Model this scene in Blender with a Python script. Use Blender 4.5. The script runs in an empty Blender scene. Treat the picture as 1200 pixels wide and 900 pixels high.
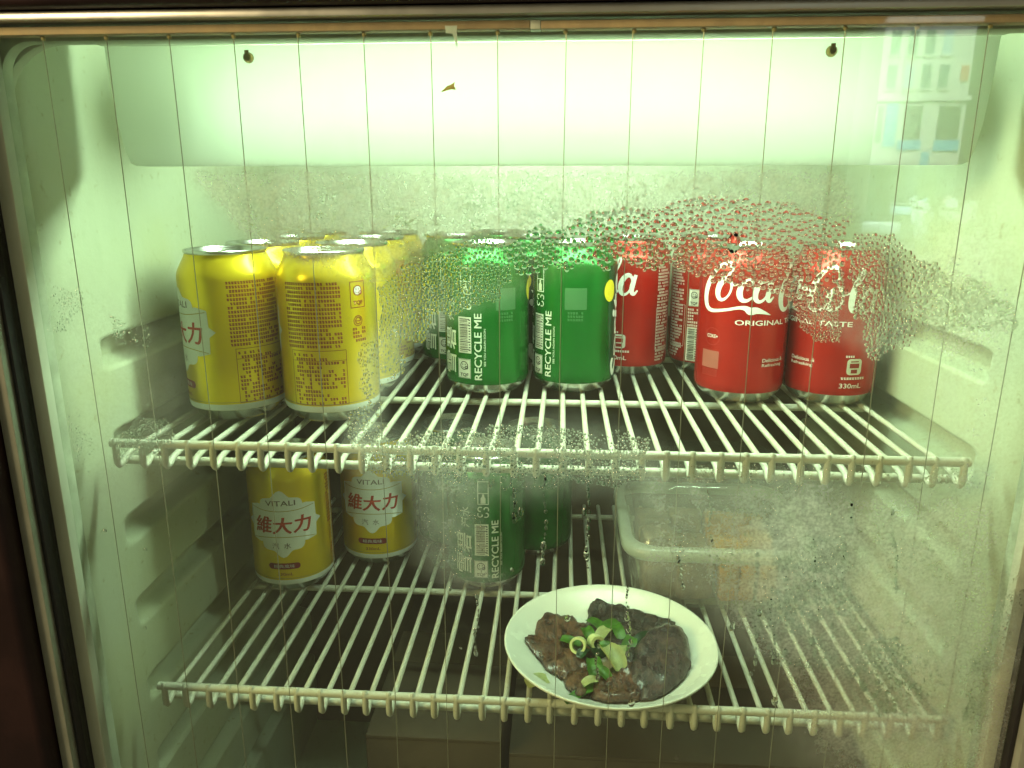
import bpy, bmesh, math, random
import numpy as np
from mathutils import Vector, Matrix, noise
random.seed(7)
R_ = math.radians
SC = bpy.context.scene
COL = SC.collection

# ------------------------------------------------------------------ camera, world, lights, exposure
cam_d = bpy.data.cameras.new('camera'); cam = bpy.data.objects.new('camera', cam_d); COL.objects.link(cam)
cam.location = (0, 0, .1568)
cam.rotation_euler = (R_(90 - 14.72), 0, R_(3.80))
cam_d.sensor_fit = 'HORIZONTAL'; cam_d.sensor_width = 36.0; cam_d.lens = 36.0 * 884.6 / 1200
cam_d.clip_start = .01; cam_d.clip_end = 300
SC.camera = cam

W = bpy.data.worlds.new('World'); SC.world = W; W.use_nodes = True
W.node_tree.nodes['Background'].inputs[0].default_value = (1.0, .83, .52, 1)
W.node_tree.nodes['Background'].inputs[1].default_value = .17

def area_lamp(name, loc, target, sx, sy, power, color):
    d = bpy.data.lights.new(name, 'AREA'); d.shape = 'RECTANGLE'; d.size = sx; d.size_y = sy
    d.energy = power; d.color = color
    o = bpy.data.objects.new(name, d); COL.objects.link(o); o.location = loc
    o.rotation_euler = (Vector(target) - Vector(loc)).to_track_quat('-Z', 'Y').to_euler()
    return o
# warm light of the shop front, above and left behind the camera
area_lamp('shop_ceiling_lamp', (-1.45, -.62, .62), (.15, .45, .0), .6, .5, 36.0, (1.0, .72, .42))
# daylight on the house across the street (seen only mirrored in the glass)
area_lamp('street_daylight', (8, -14, 16), (15, -34, 2), 12, 12, 48000.0, (.78, .92, 1.0))

SC.view_settings.view_transform = 'Standard'; SC.view_settings.look = 'None'
SC.view_settings.exposure = 0.14; SC.view_settings.gamma = 1.0
SC.render.engine = 'CYCLES'
cy = SC.cycles
cy.max_bounces = 12; cy.diffuse_bounces = 3; cy.glossy_bounces = 3; cy.transmission_bounces = 8
cy.transparent_max_bounces = 40; cy.caustics_reflective = False; cy.caustics_refractive = False
cy.use_denoising = True; cy.sample_clamp_indirect = 3.0
cy.use_adaptive_sampling = True; cy.adaptive_threshold = .02

# ------------------------------------------------------------------ helpers
def obj(name, mesh, mat=None, parent=None, loc=None, rz=None):
    o = bpy.data.objects.new(name, mesh); COL.objects.link(o)
    if mat is not None and mesh is not None and not mesh.materials: mesh.materials.append(mat)
    if parent: o.parent = parent
    if loc: o.location = loc
    if rz is not None: o.rotation_euler = (0, 0, rz)
    return o
def empty(name, loc=(0, 0, 0), rz=0):
    o = bpy.data.objects.new(name, None); COL.objects.link(o); o.location = loc; o.rotation_euler = (0, 0, rz)
    o.empty_display_size = .02
    return o
def tag(o, label=None, cat=None, group=None, kind=None):
    if label: o['label'] = label
    if cat: o['category'] = cat
    if group: o['group'] = group
    if kind: o['kind'] = kind
    return o
def mesh_of(bm, smooth=False, angle=None):
    me = bpy.data.meshes.new('m'); bm.normal_update(); bm.to_mesh(me); bm.free()
    if smooth:
        me.polygons.foreach_set('use_smooth', [True] * len(me.polygons))
        if angle: me.set_sharp_from_angle(angle=R_(angle))
    return me
def box(bm, x0, x1, y0, y1, z0, z1, bev=0, seg=2):
    r = bmesh.ops.create_cube(bm, size=1)
    for v in r['verts']:
        v.co = ((x0 + x1) / 2 + v.co.x * (x1 - x0), (y0 + y1) / 2 + v.co.y * (y1 - y0), (z0 + z1) / 2 + v.co.z * (z1 - z0))
    if bev:
        es = list({e for v in r['verts'] for e in v.link_edges})
        bmesh.ops.bevel(bm, geom=es, offset=bev, segments=seg, profile=.5, affect='EDGES')
def box_mesh(*a, bev=0, seg=2, smooth=True):
    bm = bmesh.new(); box(bm, *a, bev=bev, seg=seg); return mesh_of(bm, smooth, 35)
def lathe(prof, n=56, cap0=False, cap1=False):
    bm = bmesh.new(); rings = []
    for r, z in prof:
        if r < 1e-6: rings.append([bm.verts.new((0, 0, z))])
        else: rings.append([bm.verts.new((r * math.sin(2 * math.pi * i / n), -r * math.cos(2 * math.pi * i / n), z)) for i in range(n)])
    for a, b in zip(rings, rings[1:]):
        for i in range(n):
            j = (i + 1) % n
            if len(a) == 1 and len(b) == 1: continue
            if len(a) == 1: bm.faces.new((a[0], b[j], b[i]))
            elif len(b) == 1: bm.faces.new((a[i], a[j], b[0]))
            else: bm.faces.new((a[i], a[j], b[j], b[i]))
    bmesh.ops.recalc_face_normals(bm, faces=bm.faces)
    return bm
def tube(bm, pts, r, n=8, caps=True):
    pts = [Vector(p) for p in pts]; rings = []
    up = None
    for i, p in enumerate(pts):
        d = (pts[min(i + 1, len(pts) - 1)] - pts[max(i - 1, 0)]).normalized()
        if up is None:
            up = Vector((0, 0, 1)) if abs(d.z) < .9 else Vector((1, 0, 0))
        s = d.cross(up).normalized(); up = s.cross(d).normalized()
        rr = r[i] if isinstance(r, (list, tuple)) else r
        rings.append([bm.verts.new(p + (s * math.cos(2 * math.pi * k / n) + up * math.sin(2 * math.pi * k / n)) * rr) for k in range(n)])
    for a, b in zip(rings, rings[1:]):
        for k in range(n):
            bm.faces.new((a[k], a[(k + 1) % n], b[(k + 1) % n], b[k]))
    if caps:
        bm.faces.new(rings[0][::-1]); bm.faces.new(rings[-1])
    bmesh.ops.recalc_face_normals(bm, faces=bm.faces)
def tube_mesh(pts, r, n=8):
    bm = bmesh.new(); tube(bm, pts, r, n); return mesh_of(bm, True, 50)

# ------------------------------------------------------------------ materials
def new_mat(name):
    m = bpy.data.materials.new(name); m.use_nodes = True
    nt = m.node_tree; nt.nodes.clear()
    out = nt.nodes.new('ShaderNodeOutputMaterial')
    return m, nt, out
class N:
    def __init__(s, nt): s.nt = nt
    def __call__(s, t, **kw):
        n = s.nt.nodes.new(t)
        for k, v in kw.items():
            if k == 'inp':
                for a, b in v.items(): s.set(n.inputs[a], b)
            else: setattr(n, k, v)
        return n
    def set(s, sock, v):
        if isinstance(v, bpy.types.NodeSocket): s.nt.links.new(v, sock)
        elif isinstance(v, bpy.types.Node): s.nt.links.new(v.outputs[0], sock)
        else: sock.default_value = v
    def math(s, op, a, b=0.0, c=0.0, clamp=False):
        n = s('ShaderNodeMath', operation=op, use_clamp=clamp)
        s.set(n.inputs[0], a); s.set(n.inputs[1], b); s.set(n.inputs[2], c); return n.outputs[0]
    def smooth(s, x, a, b, lo=0.0, hi=1.0):
        n = s('ShaderNodeMapRange', interpolation_type='SMOOTHSTEP')
        s.set(n.inputs[0], x); n.inputs[1].default_value = a; n.inputs[2].default_value = b
        n.inputs[3].default_value = lo; n.inputs[4].default_value = hi; return n.outputs[0]
    def mixc(s, f, a, b):
        n = s('ShaderNodeMix', data_type='RGBA'); s.set(n.inputs[0], f); s.set(n.inputs[6], a); s.set(n.inputs[7], b); return n.outputs[2]
def c4(c): return (c[0], c[1], c[2], 1)
def solid(name, col, rough=.5, metal=0.0, var=.12, scale=60, bump=0.0, bscale=300, spec=.5, dark=None, coat=0.0):
    m, nt, out = new_mat(name); n = N(nt)
    p = n('ShaderNodeBsdfPrincipled')
    tc = n('ShaderNodeTexCoord')
    nz = n('ShaderNodeTexNoise', inp={'Vector': tc.outputs['Object'], 'Scale': scale, 'Detail': 5.0, 'Roughness': .6})
    d = dark or tuple(x * (1 - 2.2 * var) for x in col)
    n.set(p.inputs['Base Color'], n.mixc(n.smooth(nz.outputs[0], .35, .68), c4(d), c4(col)))
    if var > .02: n.set(p.inputs['Roughness'], n.smooth(nz.outputs[0], .3, .7, max(.02, rough * .85), min(1, rough * 1.15)))
    else: p.inputs['Roughness'].default_value = rough
    p.inputs['Metallic'].default_value = metal; p.inputs['Specular IOR Level'].default_value = spec
    p.inputs['Coat Weight'].default_value = coat
    if bump:
        nb = n('ShaderNodeTexNoise', inp={'Vector': tc.outputs['Object'], 'Scale': bscale, 'Detail': 4.0})
        b = n('ShaderNodeBump', inp={'Strength': bump, 'Distance': .001, 'Height': nb.outputs[0]})
        n.set(p.inputs['Normal'], b)
    n.set(out.inputs[0], p); return m
M = {}
def aged(name, col, stain, rough, sc, amount, bump):
    """aged plastic or coating: broad yellowing, specks of dirt and rust, fine scuffs"""
    m, nt, out = new_mat(name); n = N(nt); p = n('ShaderNodeBsdfPrincipled'); tc = n('ShaderNodeTexCoord')
    big = n('ShaderNodeTexNoise', inp={'Vector': tc.outputs['Object'], 'Scale': sc, 'Detail': 6.0, 'Roughness': .6})
    spk = n('ShaderNodeTexNoise', inp={'Vector': tc.outputs['Object'], 'Scale': sc * 16, 'Detail': 4.0, 'Roughness': .7})
    mp = n('ShaderNodeMapping', inp={0: tc.outputs['Object']}); mp.inputs['Scale'].default_value = (1, .15, 1.6)
    scr = n('ShaderNodeTexNoise', inp={'Vector': mp.outputs[0], 'Scale': sc * 34, 'Detail': 5.0, 'Roughness': .8})
    a = n.mixc(n.smooth(big.outputs[0], .42, .72, 0, .5), c4(col), (col[0] * .93, col[1] * .88, col[2] * .66, 1))
    b = n.mixc(n.math('MULTIPLY', n.smooth(spk.outputs[0], .60, .72), amount), a, c4(stain))
    n.set(p.inputs['Base Color'], n.mixc(n.smooth(scr.outputs[0], .68, .8, 0, amount * .45), b, c4(stain)))
    n.set(p.inputs['Roughness'], n.smooth(big.outputs[0], .3, .7, rough * .8, rough * 1.25))
    h = n.math('ADD', n.math('MULTIPLY', big.outputs[0], 2.0), n.math('MULTIPLY', spk.outputs[0], .25))
    n.set(p.inputs['Normal'], n('ShaderNodeBump', inp={'Strength': bump, 'Distance': .004, 'Height': h}))
    n.set(out.inputs[0], p); return m
M['liner'] = aged('liner_plastic', (.53, .57, .43), (.30, .27, .16), .42, 9, .5, .12)
M['backwall'] = solid('back_wall_metal', (.15, .11, .07), .5, var=.12, scale=14)
M['pale_plate'] = solid('added_pale_plate', (.60, .62, .50), .5, .1, var=.05, scale=14)
M['gasket'] = solid('gasket_rubber', (.48, .52, .40), .6)
M['flange'] = solid('liner_flange', (.58, .61, .48), .5, var=.08, scale=12)
M['panel_plain'] = solid('panel_plastic', (.8, .82, .74), .4, var=.03)
M['wire'] = aged('coated_wire', (.60, .59, .50), (.22, .11, .04), .36, 40, .8, .25)
M['wood'] = solid('door_wood', (.016, .005, .0035), .45, var=.2, scale=20, bump=.1, coat=.0, spec=.3)
M['alu_shaded'] = solid('shaded_trim', (.30, .34, .25), .5, .25, var=.08, scale=40)  # copy of the anodised trim, dimmer greenish light put into the colour
M['alu'] = solid('anodised_trim', (.50, .54, .46), .35, .75, var=.06, scale=40)
M['seal'] = solid('black_seal', (.012, .012, .010), .6)
M['spacer'] = solid('spacer_tape', (.50, .36, .20), .7, var=.1, scale=90, bump=.2)
M['heat'] = solid('heating_wire', (.32, .35, .24), .4, .4, var=.1)
M['glue'] = solid('yellowed_glue', (.50, .42, .16), .5)
M['brass'] = solid('screw_brass', (.22, .15, .05), .35, .8, var=.25, scale=400)
M['can_metal'] = solid('can_aluminium', (.72, .73, .70), .25, 1.0, var=.01, scale=150)
M['patch_green'] = solid('print_patch_green', (.03, .11, .035), .5, var=.05)
M['patch_red'] = solid('print_patch_red', (.34, .09, .07), .5, var=.05)
M['gold'] = solid('gold_can_lacquer', (.80, .57, .020), .28, .62, var=.01, scale=50)
M['green'] = solid('green_can_lacquer', (.003, .135, .016), .25, .55, var=.01, scale=50)
M['red'] = solid('red_can_lacquer', (.44, .013, .008), .27, .48, var=.01, scale=50)
M['p_white'] = solid('print_white', (.78, .78, .72), .4, var=.03)
M['p_silver'] = solid('print_silver', (.72, .70, .62), .35, .3, var=.04)
M['p_red'] = solid('print_red', (.42, .04, .02), .4, var=.06)
M['p_brown'] = solid('print_brown', (.30, .045, .010), .45, var=.1)
M['p_maroon'] = solid('print_maroon', (.22, .015, .02), .4, var=.06)
M['p_grey'] = solid('print_grey', (.14, .10, .08), .4, var=.06)
M['p_black'] = solid('print_black', (.012, .014, .012), .4, var=.06)
M['p_yellow'] = solid('print_yellow', (.72, .56, .03), .4, var=.06)
M['p_dgreen'] = solid('print_dark_green', (.004, .05, .02), .35, .3, var=.06)
M['p_dred'] = solid('print_dark_red', (.30, .012, .008), .4, .2, var=.06)
M['p_gold'] = solid('print_dull_gold', (.45, .36, .08), .4, .4, var=.06)
M['plate'] = solid('melamine_plate', (.80, .80, .70), .25, var=.03, scale=30)
M['carton'] = solid('carton_card', (.10, .075, .048), .8, var=.1, scale=25, bump=.15)
M['tape'] = solid('packing_tape', (.13, .10, .06), .35, var=.05)
M['dark_standin'] = solid('dark_standin_card', (.075, .058, .038), .7, var=.1, scale=25)
M['fibre'] = solid('dry_leaf', (.42, .42, .10), .6)
M['scrap'] = solid('paper_scrap', (.7, .72, .62), .7)
M['scal_green'] = solid('scallion_green', (.12, .33, .035), .35, var=.2, scale=250)
M['scal_dark'] = solid('scallion_dark', (.02, .09, .025), .35, var=.2, scale=250)
M['scal_pale'] = solid('scallion_pale', (.70, .74, .34), .4, var=.10, scale=250)
M['tofu'] = solid('braised_tofu', (.62, .27, .05), .45, var=.2, scale=70, bump=.3)
M['stewmeat'] = solid('braised_brisket', (.24, .15, .09), .5, var=.25, scale=70, bump=.4)

def clear_plastic(name, tint, haze, rough=.12):
    m, nt, out = new_mat(name); n = N(nt)
    geo = n('ShaderNodeNewGeometry')
    dot = n('ShaderNodeVectorMath', operation='DOT_PRODUCT')
    n.set(dot.inputs[0], geo.outputs['Normal']); n.set(dot.inputs[1], geo.outputs['Incoming'])
    c = n.math('ABSOLUTE', dot.outputs['Value'])
    fr = n.math('ADD', n.math('MULTIPLY', n.math('POWER', n.math('SUBTRACT', 1.0, c), 5.0), .9), .05)
    t = n('ShaderNodeBsdfTransparent', inp={'Color': c4(tint)})
    d = n('ShaderNodeBsdfTranslucent', inp={'Color': (.75, .80, .68, 1)})
    d2 = n('ShaderNodeBsdfDiffuse', inp={'Color': (.75, .80, .68, 1)})
    dd = n('ShaderNodeMixShader', inp={0: .5, 1: d, 2: d2})
    g = n('ShaderNodeBsdfGlossy', inp={'Color': (1, 1, 1, 1), 'Roughness': rough})
    a = n('ShaderNodeMixShader', inp={0: haze, 1: t, 2: dd})
    b = n('ShaderNodeMixShader', inp={0: fr, 1: a, 2: g})
    n.set(out.inputs[0], b); return m
M['clear'] = clear_plastic('clear_plastic', (.90, .95, .88), .10)
M['rim'] = clear_plastic('milky_plastic_rim', (.8, .9, .8), .62, .3)

def pane_mat(name, fog):
    """window glass: mirror reflection by Schlick, a green tint and a film of fog / grime with its own outline"""
    m, nt, out = new_mat(name); n = N(nt)
    geo = n('ShaderNodeNewGeometry')
    dot = n('ShaderNodeVectorMath', operation='DOT_PRODUCT')
    n.set(dot.inputs[0], geo.outputs['Normal']); n.set(dot.inputs[1], geo.outputs['Incoming'])
    c = n.math('ABSOLUTE', dot.outputs['Value'])
    fr = n.math('ADD', n.math('MULTIPLY', n.math('POWER', n.math('SUBTRACT', 1.0, c), 5.0), .95), .028)
    t = n('ShaderNodeBsdfTransparent', inp={'Color': (.955, .99, .945, 1)})
    g = n('ShaderNodeBsdfGlossy', inp={'Color': (1, 1, 1, 1), 'Roughness': 0.018})
    base = t
    if fog:
        tc = n('ShaderNodeTexCoord')
        mid = n('ShaderNodeTexNoise', inp={'Vector': tc.outputs['Object'], 'Scale': 70.0, 'Detail': 5.0, 'Roughness': .65}).outputs[0]
        tot = n.smooth(mid, .3, .8, .002, .012)
        tr = n('ShaderNodeBsdfTranslucent', inp={'Color': (.86, .92, .82, 1)})
        df = n('ShaderNodeBsdfDiffuse', inp={'Color': (.86, .92, .82, 1)})
        fg = n('ShaderNodeMixShader', inp={0: .35, 1: tr, 2: df})
        base = n('ShaderNodeMixShader', inp={0: tot, 1: t, 2: fg})
    n.set(out.inputs[0], n('ShaderNodeMixShader', inp={0: fr, 1: base, 2: g}))
    return m
M['pane_out'] = pane_mat('outer_glass', True)
M['pane_in'] = pane_mat('inner_glass', False)
m, nt, out = new_mat('mist_film'); n = N(nt)
at = n('ShaderNodeAttribute', attribute_name='mist_amount'); tc = n('ShaderNodeTexCoord')
mid = n('ShaderNodeTexNoise', inp={'Vector': tc.outputs['Object'], 'Scale': 90.0, 'Detail': 6.0, 'Roughness': .7}).outputs[0]
fine = n('ShaderNodeTexNoise', inp={'Vector': tc.outputs['Object'], 'Scale': 640.0, 'Detail': 3.0}).outputs[0]
fc = n.math('MULTIPLY', n.math('MULTIPLY', at.outputs['Fac'], n.smooth(mid, .28, .72, .60, 1.20)), n.smooth(fine, .3, .7, .75, 1.2), clamp=True)
tr = n('ShaderNodeBsdfTranslucent', inp={'Color': (.92, .95, .86, 1)}); df = n('ShaderNodeBsdfDiffuse', inp={'Color': (.92, .95, .86, 1)})
n.set(out.inputs[0], n('ShaderNodeMixShader', inp={0: fc, 1: n('ShaderNodeBsdfTransparent'), 2: n('ShaderNodeMixShader', inp={0: .35, 1: tr, 2: df})})); M['mist'] = m
m, nt, out = new_mat('water'); n = N(nt)
n.set(out.inputs[0], n('ShaderNodeBsdfGlass', inp={'Color': (1, 1, 1, 1), 'Roughness': 0.0, 'IOR': 1.33})); M['water'] = m
# lamp
m, nt, out = new_mat('lamp_tube_glow'); n = N(nt)
n.set(out.inputs[0], n('ShaderNodeEmission', inp={'Color': (.78, 1.0, .80, 1), 'Strength': 84.0})); M['tube'] = m
m, nt, out = new_mat('lamp_diffuser'); n = N(nt)
tl = n('ShaderNodeBsdfTranslucent', inp={'Color': (.90, .93, .88, 1)})
df = n('ShaderNodeBsdfPrincipled', inp={'Base Color': (.72, .76, .64, 1), 'Roughness': .35})
n.set(out.inputs[0], n('ShaderNodeMixShader', inp={0: .96, 1: df, 2: tl})); M['diffuser'] = m
# braised beef: dark, fibrous, wet
def beef_mat(name, lo, hi, red):
    m, nt, out = new_mat(name); n = N(nt)
    p = n('ShaderNodeBsdfPrincipled'); tc = n('ShaderNodeTexCoord')
    mp = n('ShaderNodeMapping', inp={0: tc.outputs['Object']}); mp.inputs['Scale'].default_value = (1, .28, 1); mp.inputs['Rotation'].default_value = (0, 0, .5)
    n1 = n('ShaderNodeTexNoise', inp={'Vector': mp.outputs[0], 'Scale': 300.0, 'Detail': 7.0, 'Roughness': .75, 'Distortion': .6})
    n2 = n('ShaderNodeTexNoise', inp={'Vector': tc.outputs['Object'], 'Scale': 75.0, 'Detail': 5.0, 'Roughness': .65})
    n3 = n('ShaderNodeTexVoronoi', inp={'Vector': tc.outputs['Object'], 'Scale': 130.0, 'Randomness': 1.0}, feature='DISTANCE_TO_EDGE')
    ca = n.mixc(n.smooth(n1.outputs[0], .38, .66), c4(lo), c4(hi))
    cb = n.mixc(n.smooth(n2.outputs[0], .52, .72), ca, c4(red))
    cc = n.mixc(n.math('MULTIPLY', n.smooth(n3.outputs[0], .05, .0), n.smooth(n2.outputs[0], .45, .6, 0, .55)), cb, (.16, .10, .065, 1))
    n.set(p.inputs['Base Color'], cc); p.inputs['Coat Weight'].default_value = .45; p.inputs['Coat Roughness'].default_value = .18
    n.set(p.inputs['Roughness'], n.smooth(n2.outputs[0], .35, .65, .16, .5))
    hgt = n.math('ADD', n1.outputs[0], n.math('MULTIPLY', n2.outputs[0], 1.5))
    n.set(p.inputs['Normal'], n('ShaderNodeBump', inp={'Strength': .9, 'Distance': .0018, 'Height': hgt}))
    n.set(out.inputs[0], p); return m
M['beef_brown'] = beef_mat('braised_beef_brown', (.014, .006, .003), (.145, .056, .026), (.19, .085, .036))
M['beef_dark'] = beef_mat('braised_beef_dark', (.006, .004, .004), (.045, .028, .024), (.060, .030, .018))
M['beef_grey'] = beef_mat('braised_beef_grey', (.014, .010, .012), (.085, .052, .050), (.085, .045, .036))

# ------------------------------------------------------------------ the refrigerator
XL, XR, YB = -.286, .248, .765          # inner faces of the liner, back wall
ZF, ZC = -.47, .245
fridge = tag(empty('drinks_refrigerator', (0, 0, 0)), 'drinks refrigerator with pale ribbed liner behind a wired glass door', 'refrigerator')
def groove(z):
    """depth of the shelf grooves moulded into the side walls at height z"""
    d = 0.0
    for k in range(8):
        top = .065 - .0605 * k
        a = min(1, max(0, (top - z) / .0035)); b = min(1, max(0, (z - (top - .0215)) / .0050))
        a = a * a * (3 - 2 * a); b = b * b * (3 - 2 * b)
        d = max(d, a * b)
    return d
def wall_mesh(side):
    ys = [.4005, .403, .407, .412, .42, .43, .436, .440, .4435, .4465, .449, .452, .455, .459, .465, .475] + [.475 + .29 * i / 14 for i in range(1, 15)]
    zs = []
    z = ZF
    while z < .10: zs.append(z); z += .0016
    while z < ZC: zs.append(z); z += .012
    zs.append(ZC)
    bm = bmesh.new(); g = []
    for z in zs:
        row = []; gd = groove(z)
        for y in ys:
            s = min(1, max(0, (y - .441) / .016)); s = s * s * (3 - 2 * s)
            x = -gd * s * .014
            fl = max(0, (.412 - y) / .0115); x -= .006 * fl * fl         # the rolled front edge
            x += .0012 * math.sin(z * 31 + 1) * (1 if y > .46 else .4)
            xx = XL + x if side < 0 else XR - x
            row.append(bm.verts.new((xx, y, z)))
        g.append(row)
    for a, b in zip(g, g[1:]):
        for i in range(len(ys) - 1):
            f = (a[i], a[i + 1], b[i + 1], b[i]); bm.faces.new(f if side > 0 else f[::-1])
    return mesh_of(bm, True)
obj('side_wall', wall_mesh(-1), M['liner'], fridge)
obj('side_wall', wall_mesh(1), M['liner'], fridge)
obj('back_wall', box_mesh(XL - .03, XR + .03, YB, YB + .02, ZF, ZC, smooth=False), M['backwall'], fridge)
obj('added_pale_plate', box_mesh(XL - .001, XR + .001, YB - .006, YB - .001, .03, ZC - .002, bev=.002), M['pale_plate'], fridge)  # added plate: brightness of the upper back wall put into a pale colour
obj('ceiling', box_mesh(XL - .03, XR + .03, .4, YB + .02, ZC, ZC + .02, smooth=False), M['liner'], fridge)
obj('floor_pan', box_mesh(XL - .03, XR + .03, .4, YB + .02, ZF - .02, ZF, smooth=False), M['liner'], fridge)
obj('cabinet_shell', box_mesh(XL - .06, XL - .04, .4, YB + .02, ZF - .02, ZC + .02, smooth=False), M['gasket'], fridge)
obj('cabinet_shell', box_mesh(XR + .04, XR + .06, .4, YB + .02, ZF - .02, ZC + .02, smooth=False), M['gasket'], fridge)

def rrect(x0, x1, z0, z1, r, n=8):
    pts = []
    for cx, cz, a0 in ((x1 - r, z1 - r, 0), (x0 + r, z1 - r, 90), (x0 + r, z0 + r, 180), (x1 - r, z0 + r, 270)):
        for i in range(n + 1):
            a = R_(a0 + 90 * i / n); pts.append((cx + r * math.cos(a), cz + r * math.sin(a)))
    return pts
def ring_mesh(inner, outer, y0, y1, lip=.0):
    """flat frame between two outlines with the same point count, y0 front to y1 back"""
    bm = bmesh.new(); n = len(inner); L = []
    for pts, y in ((outer, y0), (inner, y0), (inner, y1), (outer, y1)):
        L.append([bm.verts.new((p[0], y, p[1])) for p in pts])
    for a, b in zip(L, L[1:] + L[:1]):
        for i in range(n):
            j = (i + 1) % n; bm.faces.new((a[i], a[j], b[j], b[i]))
    bmesh.ops.recalc_face_normals(bm, faces=bm.faces)
    es = [e for e in bm.edges if len(e.link_faces) == 2 and e.calc_face_angle(0) > 1.0]
    bmesh.ops.bevel(bm, geom=es, offset=.0012, segments=2, profile=.5, affect='EDGES')
    return mesh_of(bm, True, 40)
obj('liner_flange', ring_mesh(rrect(XL - .003, XR + .003, ZF + .01, .2262, .034), rrect(XL - .045, XR + .045, ZF - .03, .27, .02), .3945, .402), M['flange'], fridge)

# light box under the ceiling: tube behind a translucent cover
PY = .455
bm = bmesh.new()
pn = [(-.2665, .2345), (-.2655, .210), (-.2640, .190), (-.2615, .176), (-.2590, .1700), (-.2560, .1684), (-.250, .1680)]
pts = pn + [(-.034 - x, z) for x, z in pn[::-1]]
a = [bm.verts.new((x, PY, z)) for x, z in pts]; b = [bm.verts.new((x, PY + .002, z)) for x, z in pts]
bm.faces.new(a); bm.faces.new(b[::-1])
for i in range(len(a)):
    j = (i + 1) % len(a); bm.faces.new((a[i], b[i], b[j], a[j]))
bmesh.ops.recalc_face_normals(bm, faces=bm.faces)
lamp_cover = obj('lamp_cover', mesh_of(bm), M['diffuser'], fridge)
obj('lamp_tube', tube_mesh([(-.212, .489, .197), (.178, .489, .197)], .0085, 16), M['tube'], fridge)
obj('tube_cap', tube_mesh([(-.226, .489, .197), (-.2125, .489, .197)], .0095, 16), M['panel_plain'], fridge)
obj('tube_cap', tube_mesh([(.1785, .489, .197), (.192, .489, .197)], .0095, 16), M['panel_plain'], fridge)
obj('added_light_block', box_mesh(-.262, .228, .525, .528, .205, .2445, smooth=False), M['panel_plain'], fridge)  # unseen strip added behind the tube, cut to hold light off the back
obj('cover_rail', box_mesh(-.268, .234, .447, .4548, .2345, .2447, bev=.001), M['panel_plain'], fridge)
for sx in (-.181, .144):
    bm = lathe([(0, .0032), (.0018, .003), (.0028, .0018), (.0031, 0), (.0026, -.001), (.0013, -.0012), (.0012, -.004), (0, -.004)], 14)
    bmesh.ops.rotate(bm, verts=bm.verts, matrix=Matrix.Rotation(R_(90), 3, 'X'))
    bmesh.ops.translate(bm, verts=bm.verts, vec=(sx, PY - .0012, .2275))
    box(bm, sx - .0012, sx + .0012, PY - .0040, PY - .0034, .2270, .2312)
    obj('screw', mesh_of(bm, True, 40), M['brass'], lamp_cover)

# door: wooden frame with aluminium trim, two panes, spacer, heating wires
GX0, GX1, GZ0, GZ1 = -.2815, .2455, -.44, .2300
bm = bmesh.new()
box(bm, -.46, .46, .354, .384, .2348, .33, bev=.004, seg=3)
box(bm, -.46, -.2922, .3485, .3835, -.52, .2318, bev=.006, seg=3)
box(bm, .2585, .46, .3485, .3835, -.52, .2318, bev=.006, seg=3)
box(bm, -.2918, .2581, .3387, .3833, -.52, GZ0 - .004, bev=.004, seg=3)
door = obj('glass_door', mesh_of(bm, True, 35), M['wood'], fridge)
for nm, b_, mt in (('trim_strip', (-.2916, -.2846, .3575, .383, -.44, .2302), 'alu_shaded'), ('trim_strip', (.2487, .2578, .3575, .383, -.44, .2302), 'alu_shaded'),
                   ('trim_strip', (-.2916, .2578, .3632, .383, .2304, .2345), 'alu'),
                   ('seal_strip', (-.2843, -.2819, .362, .382, -.438, .2296), 'seal'), ('seal_strip', (.2460, .2484, .362, .382, -.438, .2296), 'seal')):
    obj(nm, box_mesh(*b_, bev=.0007), M[mt], door)
op = obj('outer_pane', box_mesh(GX0, GX1, .3660, .3695, GZ0, GZ1, smooth=False), M['pane_in'], door)
op.data.materials.append(M['pane_out'])
for p_ in op.data.polygons: p_.material_index = 1 if p_.normal.y < -.5 else 0
obj('inner_pane', box_mesh(GX0, GX1, .3775, .3810, GZ0, GZ1, smooth=False), M['pane_in'], door)
obj('spacer_bar', box_mesh(GX0 + .0005, -.0165, .3700, .3770, .2255, .2290, bev=.0004), M['spacer'], door)
obj('spacer_bar', box_mesh(-.0115, GX1 - .0005, .3700, .3770, .2253, .2287, bev=.0004), M['spacer'], door)
obj('spacer_joint', box_mesh(-.0163, -.0117, .3702, .3768, .2252, .2290, bev=.0003), M['scrap'], door)
obj('spacer_bar', box_mesh(GX0 + .0004, -.2735, .3702, .3768, -.436, .2250, bev=.0004), M['flange'], door)
obj('spacer_bar', box_mesh(.2385, GX1 - .0004, .3702, .3768, -.436, .2250, bev=.0004), M['flange'], door)
for i in range(16):
    x = -.2484 + .0310 * i
    j = [random.uniform(-.0006, .0006) for _ in range(6)]
    w = obj('heating_wire', tube_mesh([(x + j[0], .3735, .2254), (x + j[1] * .6, .3735, .12), (x + j[2], .3735, .0), (x + j[3], .3735, -.13), (x + j[4], .3735, -.43)], .00023, 6), M['heat'], door)
    bm = bmesh.new(); bmesh.ops.create_icosphere(bm, subdivisions=2, radius=.0011)
    for v in bm.verts: v.co = (x + v.co.x * (1.0 + .4 * noise.noise(v.co * 900)), .3735 + v.co.y * .8, .2247 + v.co.z * .9 - .0006 * (v.co.z < 0) * random.random())
    obj('glue_dab', mesh_of(bm, True), M['glue'], door)
obj('gasket', ring_mesh(rrect(-.2795, .2435, -.43, .2250, .016), rrect(-.297, .262, -.46, .245, .01), .3845, .3925), M['gasket'], door)

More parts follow.
